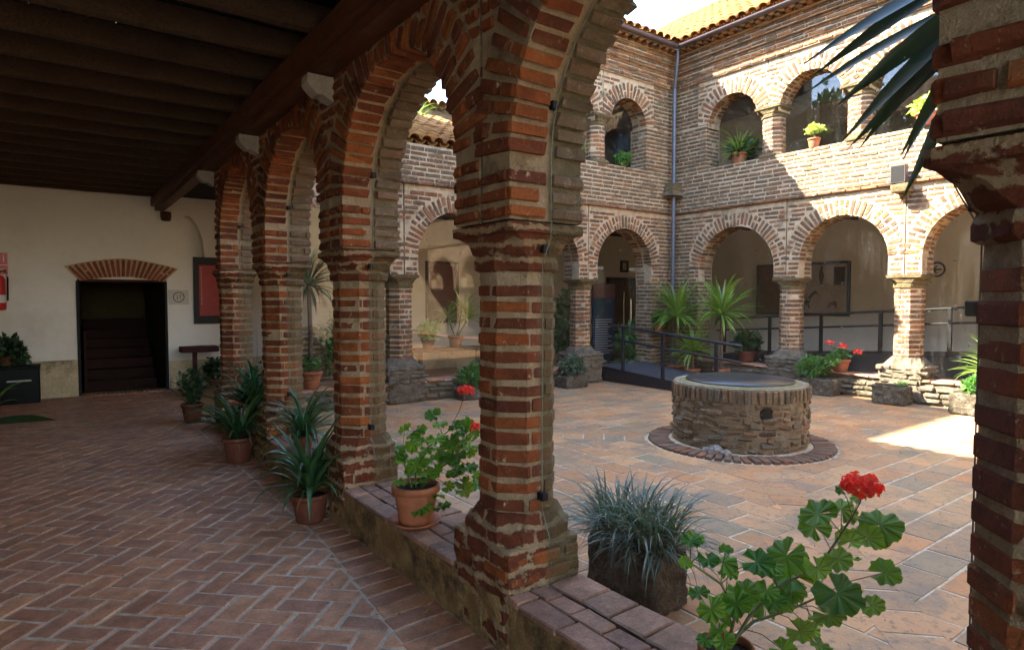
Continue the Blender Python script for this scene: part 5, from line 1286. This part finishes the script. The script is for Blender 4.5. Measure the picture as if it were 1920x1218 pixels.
def ger_plant(root, stems, mat='stem'):
    """stems: list of (points, [(t, leaf size, out vector)...]) in the plant's own space"""
    mb = MB()
    for pts, leaves in stems:
        mb.tube(pts, .006, 6, .0035)
        for base, tip, size in leaves:
            base, tip = Vector(base), Vector(tip); mid = base.lerp(tip, .5) + Vector((0, 0, .015)); mb.tube([base, mid, tip], .0016, 5)
            d = (tip - base); d.z = 0; nrm = (Vector((0, 0, 1)) * U(.5, 1.0) + CAMDIR * U(.2, .9) + Vector((U(-.4, .4), U(-.4, .4), 0))).normalized()
            x = (d - nrm * d.dot(nrm)); x = x.normalized() if x.length > 1e-4 else nrm.orthogonal().normalized(); y = nrm.cross(x)
            s_ = size / .06
            link_mesh('leaf', random.choice(GL), root, None, Matrix.Translation(tip) @ Matrix((x, y, nrm)).transposed().to_4x4() @ Matrix.Diagonal((s_, s_, s_, 1)))
    mb.build('stem', M[mat], root)
def cam_local(u0, x, y):
    """depth of a spot, used to size its leaves"""
    return x * CAMF.x + y * CAMF.y
def ger_from(root_loc, listing, u0, stems_at, pxm, base_z, flowers, label, name, group=None, seed=3, r=.085, h=.2, mat='terra', saucer=False, depth=.10):
    """a potted geranium: leaf spots given across and up from the pot"""
    t = pot(name, label, 'potted plant', root_loc, r, h, mat, saucer=saucer, group=group); t.rotation_euler = (0, 0, -YAW)
    rng = random.Random(seed); zl = lambda v: CAMH - base_z - (v - 559) / pxm
    chains = []
    nodes = []
    for tip, via in stems_at_paths(stems_at):
        chains.append((via, []))
        for a, b in zip(via[:-1], via[1:]):
            for f_ in (0, .33, .66): nodes.append((Vector(a).lerp(Vector(b), f_), len(chains) - 1))
        nodes.append((Vector(via[-1]), len(chains) - 1))
    for u, v, s_ in listing:
        tip = Vector(((u - u0) / pxm, rng.uniform(-depth, depth), zl(v))); near = min(nodes, key=lambda q: (q[0] - tip - Vector((0, 0, -.05))).length)
        chains[near[1]][1].append((tuple(near[0]), tuple(tip), s_ / pxm * 1.15))
    ger_plant(t, chains)
    for u, v, rr, n, pk in flowers:
        c = Vector(((u - u0) / pxm, 0, zl(v))); near = min(nodes, key=lambda q: (q[0] - c - Vector((0, 0, -.1))).length)[0]
        MB().tube([near, near.lerp(c, .5) + Vector((.01, 0, 0)), c], .0022, 5).build('flower_stalk', M['stem'], t)
        fh = MB().lathe([(0, 0), (rr / pxm * .3, .004), (0, .012)], 8).build('flower_head', M['petal'], t, Matrix.Translation(c)); flower(fh, (0, 0, 0), rr / pxm, int(n * 1.4), pk, max(.55, rr / pxm / .055))
    return t
def stems_at_paths(paths): return [(p[-1], p) for p in paths]
L1 = [(1547, 969, 33), (1600, 965, 28), (1680, 999, 37), (1657, 945, 25), (1600, 927, 12), (1560, 1009, 28), (1547, 1025, 22), (1633, 1009, 24), (1633, 1039, 26), (1680, 1085, 26), (1603, 1075, 22), (1617, 1115, 20), (1480, 1042, 34), (1413, 1042, 28), (1363, 1059, 26), (1370, 1039, 13), (1313, 1025, 18), (1290, 1002, 19), (1283, 1045, 12), (1323, 1032, 18), (1507, 1095, 38), (1557, 1095, 40), (1460, 1082, 22), (1427, 1089, 20), (1413, 1122, 25), (1370, 1112, 25), (1320, 1115, 24), (1330, 1139, 20), (1343, 1169, 16), (1317, 1185, 14), (1390, 1165, 20), (1460, 1162, 30), (1497, 1175, 22), (1513, 1165, 16), (1540, 1172, 18), (1570, 1145, 18), (1527, 1195, 22), (1417, 1145, 28), (1480, 1135, 28), (1397, 1190, 20), (1557, 1215, 16), (1357, 1195, 20), (1445, 1055, 20), (1520, 1050, 22), (1440, 1110, 22), (1535, 1130, 26), (1590, 1040, 16), (1500, 1120, 24), (1450, 1190, 22), (1380, 1085, 18)]
ger_from((1.735, 1.19, .28), L1, 1370, [[(0, 0, .18), (.03, .0, .30), (-.02, 0, .40), (-.12, 0, .47)], [(.01, 0, .18), (.08, .02, .28), (.17, .02, .38), (.30, .0, .46), (.40, 0, .62)], [(0, .02, .18), (.10, .03, .26), (.22, .03, .30), (.3, .04, .33)], [(-.01, 0, .18), (-.04, 0, .26), (-.08, -.02, .32)]],
         586, .28, [(1622, 914, 28, 30, 0)], 'tall geranium with one scarlet bloom, leafy and nearest to the camera', 'potted_geranium', 'potted geraniums', 5, .085, .2, 'terra', False, .11)
L2 = [(740, 845, 14), (733, 848, 10), (752, 850, 8), (800, 780, 15), (845, 790, 13), (860, 805, 14), (878, 820, 12), (835, 820, 16), (820, 845, 16), (800, 860, 18), (770, 870, 20), (765, 830, 18), (790, 820, 14), (812, 800, 14), (850, 850, 18), (870, 870, 16), (862, 895, 14), (845, 880, 18), (830, 910, 12), (880, 845, 10), (800, 925, 23), (782, 940, 20), (820, 945, 16), (785, 965, 14), (745, 895, 12), (760, 885, 14), (840, 835, 14), (880, 890, 10), (810, 880, 16), (825, 865, 16), (788, 842, 15), (855, 828, 13), (868, 850, 14), (778, 905, 15)] + [(random.uniform(745, 885), random.uniform(800, 930), random.uniform(12, 18)) for _ in range(22)]
ger_from((1.70, 3.28, .28), L2, 769, [[(0, 0, .2), (.0, .0, .32), (.08, 0, .45), (.2, 0, .55)], [(.03, 0, .2), (.12, .0, .30), (.22, .0, .38)], [(-.02, 0, .2), (-.06, .02, .30), (-.08, .02, .40)]],
         319, .28, [(864, 732, 12, 20, 0), (882, 801, 11, 16, 0)], 'geranium in a terracotta pot with saucer on the low wall, red flowers on top', 'potted_geranium', 'potted geraniums', 8, .135, .23, 'terra', True, .12)
# strap-leaved plants
SL = leafset('clivia', 'strap', 8, L=.74, W=.048, bend=(.8, 2.3)); SLs = leafset('spider', 'strap', 6, L=.42, W=.014, bend=(1.0, 2.4), fold=.15)
MD = leafset('mondo', 'mondo', 10, L=.36, W=.009, bend=(1.0, 2.3), fold=.3, seg=7); YU = leafset('yucca', 'yucca', 8, L=.82, W=.062, bend=(.2, 1.3), fold=.2, seg=6)
DR = leafset('dracaena', 'dracaena', 6, L=.42, W=.032, bend=(.5, 1.7), seg=6); FE = leafset('fern', 'fern', 6, L=.5, W=.05, bend=(.8, 1.9), seg=8)
DL = leafset('dead', 'dead', 3, L=.32, W=.02, bend=(1.6, 2.6)); PB = leafset('palm', 'palm', 6, L=.74, W=.058, bend=(.05, .3), fold=.14, seg=8); GR = leafset('grass', 'yucca', 5, L=.4, W=.012, bend=(.8, 2.0), seg=6)
t = pot('potted_clivia', 'strap leaved plant in the ribbed terracotta pot nearest on the corridor floor', 'potted plant', (1.46, 4.46, 0), .128, .205, 'terra_dk', .035, group='strap leaved pot plants'); rosette(t, (0, 0, .18), 64, SL, (.02, .85), (.5, .95)); rosette(t, (0, 0, .18), 7, DL, (.5, 1.3), name='dry_leaf')
t = pot('potted_clivia', 'strap leaved plant in the plain round pot farther along the corridor floor', 'potted plant', (1.44, 6.52, 0), .145, .25, 'terra_dk', group='strap leaved pot plants'); rosette(t, (0, 0, .22), 60, SL, (.02, .95), (.6, 1.05)); rosette(t, (0, 0, .2), 5, DL, (.5, 1.3))
t = pot('potted_clivia', 'dark pot plant near the end of the corridor beside the console', 'potted plant', (1.42, 8.95, 0), .13, .25, 'terra_dk', group='strap leaved pot plants'); rosette(t, (0, 0, .22), 50, SLs, (.05, .8), (.9, 1.6)); bush(t, (0, 0, .5), .22, 260, .035, 'darkleaf', 1.2, 3)
t = pot('potted_spider_plant', 'arching grassy plant on the low wall behind the ribbed pot', 'potted plant', (1.72, 5.42, .28), .09, .14, 'terra_dk', group='grassy plants on the low wall'); rosette(t, (0, 0, .12), 110, SLs, (.02, 1.3), (.9, 1.6)); rosette(t, (0, 0, .12), 24, SL, (.05, .9), (.5, .8))
t = pot('potted_spider_plant', 'tall wispy grassy plant on the low wall behind the plain round pot', 'potted plant', (1.71, 6.95, .28), .09, .15, 'terra_dk', group='grassy plants on the low wall'); rosette(t, (0, 0, .12), 120, SLs, (.02, 1.0), (1.3, 2.1)); rosette(t, (0, 0, .12), 30, SL, (.05, .9), (.6, .9)); bush(t, (0, 0, .45), .2, 200, .03, 'darkleaf', 1.2, 8)
# stone troughs in the courtyard
def trough(label, loc, sx, sy, h, seed, rz=0):
    t = thing('stone_trough', label, 'planter', loc, rz, 'stone troughs in the courtyard')
    mb = MB().rough(-sx / 2, -sy / 2, 0, sx / 2, sy / 2, h, .022, .017, 17, seed, .02); mb.build('trough_body', M['trough'], t)
    MB().rough(-sx / 2 + .04, -sy / 2 + .04, h - .02, sx / 2 - .04, sy / 2 - .04, h + .014, .05, .01, 9, seed).build('soil', M['soil'], t); return t
t = trough('dark stone trough just outside the low wall, filled with blue green grass', (2.50, 2.28, 0), .27, .50, .30, 2)
g = thing('grass_clump', 'dense blue green grass clump growing in the near stone trough', 'grass plant', (2.50, 2.28, .30))
for yy in (-.17, -.06, .06, .17): 
    for xx in (-.05, .05): rosette(g, (xx, yy, 0), 82, MD, (.02, 1.25), (.75, 1.25), spread=.06, join=True)
rosette(g, (0, 0, 0), 40, MD, (.3, 1.3), (1.0, 1.45), spread=.16)
TR = [('stone trough with a round green bush, behind the red geranium flower', (5.38, 8.44, 0), .50, .30, .22, 0, 'round green bush in the far trough above the red geranium flower', .25), ('stone trough with a bluish bush beside the far pillar left of the ramp', (7.55, 8.44, 0), .50, .30, .22, 0, 'bluish low bush in the trough left of the ramp', .26),
      ('stone trough with a fresh green bush, right behind the well', (10.33, 5.38, 0), .32, .60, .28, 0, 'fresh green bush spilling from the trough behind the well', .27), ('nearly empty stone trough under the second right pillar', (10.28, 4.22, 0), .34, .46, .29, 0, None, 0), ('pale sunlit stone trough beside the dark right pillar', (10.2, 3.12, 0), .34, .55, .30, 0, 'small yellow green plants in the pale trough at the far right', .16)]
for k, (l, loc, sx, sy, h, rz, bl_, br) in enumerate(TR):
    trough(l, loc, sx, sy, h, k + 5, rz)
    if bl_:
        b = thing('bush', bl_, 'bush', (loc[0], loc[1], h), group='bushes in the stone troughs'); c0 = (0, .1 if k == 2 else 0, br * .6)
        bush(b, c0, br, 1500, .035, 'mondo' if k == 1 else 'bush', .85, k, 'foliage', 2.2); MB().tube([(0, 0, -.02), (.01, .0, br * .5)], .012).build('stem', M['stem'], b)
        if k == 2: bush(b, (.05, -.18, .3), .12, 300, .035, 'bush', .85, 9, 'foliage', 2.2)
w_ = thing('weed', 'tiny green weeds on the empty trough under the second right pillar', 'weed', (10.28, 4.1, .29)); bush(w_, (0, 0, .02), .10, 90, .03, 'bush', .3, 4)
# pots round the courtyard
t = pot('potted_geranium', 'small pot of pink red geraniums on the right bench wall', 'potted plant', (10.68, 5.20, .385), .15, .20, 'terra', group='potted geraniums'); bush(t, (0, 0, .28), .17, 420, .04, 'bush', .6, 6, 'foliage', 1.2)
for k, (a, b, c) in enumerate(((.02, .18, .46), (-.03, -.04, .42), (.0, -.26, .33))):
    MB().tube([(0, 0, .2), (a, b * .7, c * .8), (a, b, c)], .004, 5).build('flower_stalk', M['stem'], t); fh = MB().lathe([(0, 0), (.02, .004), (0, .012)], 8).build('flower_head', M['petalpink'], t, Matrix.Translation((a, b, c))); flower(fh, (0, 0, 0), .055, 16, 1, 1.4)
def yucca(label, loc, crowns, r=.16, h=.26):
    t = pot('potted_yucca', label, 'potted plant', loc, r, h, 'terra', group='yuccas in the courtyard corner')
    t.rotation_euler = (0, 0, 0)
    for cx_, cy_, cz in crowns:
        MB().tube([(0, 0, h * .8), (cx_ * .4, cy_ * .4, cz * .6), (cx_, cy_, cz)], .035, 8, .028).build('trunk', M['bark'], t)
        rosette(t, (cx_, cy_, cz), 95, YU, (.0, 2.0), (.85, 1.15) if cz > 1 else (.6, .85), spread=.03)
    return t
yucca('right hand yucca with the largest bright rosette in the corner', (10.28, 7.25, 0), [(0, 0, 1.30)]); yucca('left hand yucca standing against the downpipe', (10.15, 8.20, 0), [(0, 0, 1.25)]); yucca('low yucca in front, its rosette just above the pot', (10.02, 7.72, 0), [(0, 0, .58)], .15, .24)
t = pot('potted_plant', 'dark leafy plant in a wide pot on the bench beside the yuccas', 'potted plant', (10.75, 7.02, .385), .17, .22, 'terra_dk'); bush(t, (0, 0, .36), .26, 420, .09, 'darkleaf', .8, 12, 'foliage', 1.6)
t = thing('plant_bracket', 'small stone shelf on the corner wall holding a leafy pot', 'shelf', (10.02, 8.62, .86)); MB().bevbox(-.13, -.12, 0, .13, .07, .04, .005).build('shelf', M['capm'], t)
t = pot('potted_plant', 'small fresh green plant in a terracotta pot on the corner shelf', 'potted plant', (10.02, 8.58, .90), .11, .18, 'terra'); bush(t, (-.08, -.05, .32), .22, 380, .06, 'bush', .8, 14, 'foliage', 1.3)
t = pot('potted_fern', 'bright feathery fern standing behind the ramp railing', 'potted plant', (10.05, 9.35, .012), .16, .25, 'terra_dk'); rosette(t, (0, 0, .25), 60, FE, (.1, 1.4), (.9, 1.5)); bush(t, (0, 0, .7), .42, 900, .05, 'fern', 1.1, 15, 'foliage', 2.5)
t = pot('potted_bamboo', 'tall narrow green climbing plant behind the far pillar left of the ramp', 'potted plant', (8.42, 9.55, .012), .15, .25, 'terra_dk'); MB().tube([(0, 0, .2), (.03, 0, 1.0), (0, 0, 1.9)], .012).build('stem', M['stem'], t); bush(t, (0, 0, 1.15), .32, 1500, .06, 'fern', 2.6, 16, 'foliage', 2.6)
t = pot('potted_rubber_plant', 'broad leaved dark plant against the far plaster wall, left of the pillar', 'potted plant', (7.62, 9.3, .012), .15, .28, 'terra'); MB().tube([(0, 0, .2), (.03, .02, 1.5)], .012).build('stem', M['stem'], t)
RB = leafset('rubber', 'darkleaf', 4, L=.30, W=.10, bend=(.3, .9), seg=5)
for k in range(16): a = k * 2.4; link_mesh('leaf', random.choice(RB), t, None, Matrix.Translation((.02, .01, .55 + .065 * k)) @ Matrix.Rotation(a, 4, 'Z') @ Matrix.Rotation(U(.5, 1.5), 4, 'Y'))
tb = thing('console_table', 'dark low table in the far gallery holding the pale dracaena', 'table', (5.62, 9.5, 0)); MB().bevbox(-.75, -.22, .70, .75, .22, .745, .006).build('table_top', M['joist'], tb)
for a in (-.68, .68):
    for b in (-.17, .17): MB().bevbox(a - .03, b - .03, .012, a + .03, b + .03, .70, .004).build('leg', M['joist'], tb)
t = pot('potted_dracaena', 'pale yellow green dracaena in a small terracotta pot behind the far glass, standing in for a reflection', 'potted plant', (5.70, 9.45, .745), .135, .21, 'terra');  # solid plant set behind the pane in place of a mirror image
for c in ((-.16, 0, .5), (.12, .0, .62), (.26, 0, .5)): MB().tube([(0, 0, .15), (c[0] * .6, 0, .35), c], .012).build('trunk', M['bark'], t); rosette(t, c, 46, DR, (.0, 1.7), (.75, 1.2))
t = pot('potted_plant', 'pale round leafed plant left of the dracaena in the far gallery', 'potted plant', (5.15, 9.45, .745), .12, .16, 'terra_dk'); bush(t, (0, 0, .32), .24, 500, .05, 'dracaena', .8, 18, 'foliage', 1.2)
# palm and climber on the far bench, seen between the third and second pillars
t = pot('potted_palm', 'tall drooping fan leaved palm in a pot on the far bench wall', 'potted plant', (2.92, 8.80, .335), .15, .24, 'terra'); MB().tube([(0, 0, .2), (.0, 0, .8), (.02, 0, 1.45)], .035, 8, .03).build('trunk', M['bark'], t)
PL_ = leafset('bigpalm', 'strap', 6, L=.95, W=.05, bend=(.5, 2.6), seg=8); rosette(t, (.02, 0, 1.45), 60, PL_, (.0, 1.9), (.7, 1.05)); bush(t, (0, 0, .36), .14, 160, .04, 'bush', .8, 20)
t = thing('climbing_plant', 'tangled climbing greenery on the far wall beside the palm', 'climber', (3.45, 8.95, .33)); MB().tube([(0, 0, 0), (.06, 0, .5), (0, 0, 1.1)], .01).build('stem', M['stem'], t); bush(t, (0, 0, .55), .48, 1500, .045, 'bush', 1.3, 21, 'foliage', 1.4)
bw2 = solid(FF, 2.65, 4.10, .34, 1.20, 'dark brick parapet behind the palm at the far left arch', (3.4, 9.2, .5), -.5)
# plants on the upper sills
t = pot('potted_fern', 'large arching fern in a pot on the first upper sill right of the downpipe', 'potted plant', (10.72, 7.22, ZSILL), .15, .20, 'terra'); rosette(t, (0, 0, .18), 90, GR, (.05, 1.5), (.9, 1.7)); bush(t, (0, .1, .28), .36, 600, .05, 'darkleaf', .7, 22, 'foliage', 2.5)
t = pot('potted_shrub', 'small pale leaved shrub in a pot on the sill of the sky reflecting window', 'potted plant', (10.66, 5.72, ZSILL), .10, .17, 'terra'); MB().tube([(0, 0, .14), (0, .03, .30)], .01).build('stem', M['stem'], t); bush(t, (0, 0, .34), .2, 420, .03, 'dracaena', .45, 23, 'foliage', 1.3)
t = pot('potted_cactus', 'pale potted plant on the upper sill behind the palm blades', 'potted plant', (10.66, 3.98, ZSILL), .16, .2, 'terra'); bush(t, (0, -.1, .32), .30, 500, .06, 'dracaena', .7, 24, 'foliage', 1.3)
t = pot('potted_plant', 'small green plant on the upper far sill left of the downpipe', 'potted plant', (9.15, 8.78, ZSILL), .09, .12, 'terra_dk'); bush(t, (0, 0, .16), .19, 420, .05, 'bush', .8, 25, 'foliage', 1.4)
t = pot('potted_plant', 'spiky tuft on the upper far sill beside the near arch edge', 'potted plant', (7.95, 8.80, ZSILL), .10, .12, 'terra_dk'); rosette(t, (0, 0, .12), 50, GR, (.1, 1.4), (.7, 1.2))
t = thing('weed', 'tall green weeds growing on the low roof against the grey wall', 'weed', (5.9, 11.5, 5.28)); rosette(t, (0, 0, 0), 40, GR, (.1, 1.1), (.8, 1.7), spread=.25); bush(t, (0, 0, .04), .3, 120, .04, 'bush', .2, 26)
# yellow-green tuft at the far right and the palm blades hanging in from behind the right pillar
t = pot('potted_grass', 'yellow green arching grass on the bench at the far right, beside the dark pillar', 'potted plant', (10.62, 3.0, .385), .12, .16, 'terra'); rosette(t, (0, 0, .14), 90, GR, (.05, 1.4), (1.0, 1.8))
t = thing('palm', 'dark palm whose pointed blades hang in at the top right', 'palm', (3.12, .86, 0)); MB().tube([(0, 0, 0), (.02, 0, 1.2), (0, 0, 2.9)], .05, 10, .035).build('trunk', M['bark'], t)
for a, ti, s_ in ((2.25, 2.1, 1.25), (2.45, 2.2, 1.3), (2.3, 2.35, 1.2), (2.6, 2.0, 1.25), (2.35, 2.45, 1.3), (2.2, 1.9, 1.1), (2.5, 2.3, 1.35), (2.15, 2.6, 1.2), (2.45, 2.55, 1.3), (2.3, 2.7, 1.2), (2.6, 2.65, 1.3), (2.4, 1.75, 1.0)):
    link_mesh('leaf', random.choice(PB), t, None, Matrix.Translation((0, 0, 2.95 + U(-.1, .1))) @ Matrix.Rotation(a + U(-.05, .05), 4, 'Z') @ Matrix.Rotation(ti, 4, 'Y') @ Matrix.Rotation(U(-1.3, -.5), 4, 'Z') @ Matrix.Diagonal((s_, s_, s_, 1)))
rosette(t, (0, 0, 2.95), 26, PB, (.1, 1.9), (.7, 1.0), fan=(-2.4, 1.4))
# things at the left edge of the corridor
t = thing('black_cabinet', 'low black cabinet with a pale handle against the end wall', 'cabinet', (-.46, 12.26, 0))
MB().bevbox(-.28, -.20, 0, .26, .20, .54, .012).build('body', M['black'], t); MB().bevbox(-.29, -.215, .54, .27, .21, .575, .008).build('lid', M['black'], t); MB().bevbox(-.14, -.222, .34, .16, -.205, .365, .004).build('handle', M['cream'], t)
t = pot('potted_bush', 'dark trailing bush in a pot standing on the black cabinet', 'potted plant', (-.62, 12.24, .575), .13, .16, 'terra_dk'); bush(t, (0, -.05, .26), .36, 900, .05, 'darkleaf', .8, 30, 'foliage', 2.0, .25)
for k in range(6): MB().tube([(0, 0, .2), (.15 + .05 * k, -.1, .4 + U(-.05, .05)), (.32 + .05 * k, -.12, .15 + U(-.1, .2))], .003, 4).build('trailing_stem', M['darkleaf'], t)
t = pot('potted_aspidistra', 'orange pot with broad green leaves cut off by the left edge', 'potted plant', (-.70, 10.15, 0), .13, .24, 'terra')
AS = leafset('asp', 'bush', 4, L=.5, W=.11, bend=(.6, 1.4), seg=7); rosette(t, (0, 0, .2), 12, AS, (.2, 1.1), (.8, 1.1))
asl = strap(.82, .12, .5, .06, 10, 0); asm = asl.mesh('leaf'); asm.materials.append(M['strap'])
link_mesh('long_leaf', asm, t, None, Matrix.Rotation(-t.rotation_euler.z, 4, 'Z') @ Matrix.Translation((.05, -.55, .13)) @ Matrix.Rotation(-.45, 4, 'Z') @ Matrix.Rotation(1.40, 4, 'Y') @ Matrix.Rotation(-1.0, 4, 'Z'))
t = thing('console_shelf', 'small dark wooden console at the end of the corridor beside the last pillar', 'table', (2.05, 12.25, 0)); MB().bevbox(-.28, -.16, .66, .32, .16, .76, .008).build('table_top', M['doorwood'], t)
for a in (-.05,): MB().bevbox(a - .035, -.03, 0, a + .035, .03, .66, .004).build('leg', M['doorwood'], t)
MB().bevbox(-.2, -.13, 0, .12, .13, .03, .004).build('foot', M['doorwood'], t)
t = pot('potted_plant', 'dark leafy plant on the floor under the wooden console', 'potted plant', (2.28, 12.1, .0), .10, .18, 'terra_dk'); bush(t, (0, 0, .36), .2, 300, .05, 'darkleaf', 1.1, 33, 'foliage', 1.8)
t = thing('twig', 'small dry twig lying on the herringbone floor by the border', 'twig', (1.37, 5.75, .004)); MB().tube([(0, 0, .004), (.06, -.03, .012), (.14, -.02, .006)], .006, 5).tube([(.06, -.03, .012), (.09, .02, .05)], .004, 5).build('branch', M['bark'], t)
# trees beyond the near wing, seen only mirrored in the upper glass
for k, (x, y, h, l) in enumerate(((-8, 15.0, 12.0, 'dark evergreen mirrored in the upper glass'), (-10, 10.5, 12.5, 'taller dark evergreen mirrored in the upper glass'))):
    t = thing('tree', l, 'tree', (x, y, 0)); MB().tube([(0, 0, 0), (.1, 0, 5), (0, 0, 9)], .28, 8, .12).build('trunk', M['bark'], t); bush(t, (0, 0, h - 4), 3.4, 3500, .35, 'tree', 1.1, 40 + k, 'crown', 1.4)

# a few fallen leaves and petals in the courtyard corners and along the low wall
mb = MB(); rl_ = random.Random(4)
for k in range(70):
    if k % 2: x, y = rl_.uniform(2.2, 10), rl_.uniform(.8, 8.2)
    else: x, y = rl_.uniform(1.2, 1.55), rl_.uniform(2.2, 9)
    if (Vector((x, y, 0)) - WC).length < .8: continue
    a = rl_.uniform(0, 6); s_ = rl_.uniform(.012, .028); c_, n_ = math.cos(a), math.sin(a); z = .006
    mb.add([(x + c_ * s_, y + n_ * s_, z + .004), (x - n_ * s_ * .4, y + c_ * s_ * .4, z), (x - c_ * s_, y - n_ * s_, z + .006), (x + n_ * s_ * .4, y - c_ * s_ * .4, z + .002)], [(0, 1, 2, 3)])
lt = mb.build('leaf_litter', M['dead']); tag(lt, 'scattered tiny dry leaves on the paving', 'leaf litter', kind='stuff')
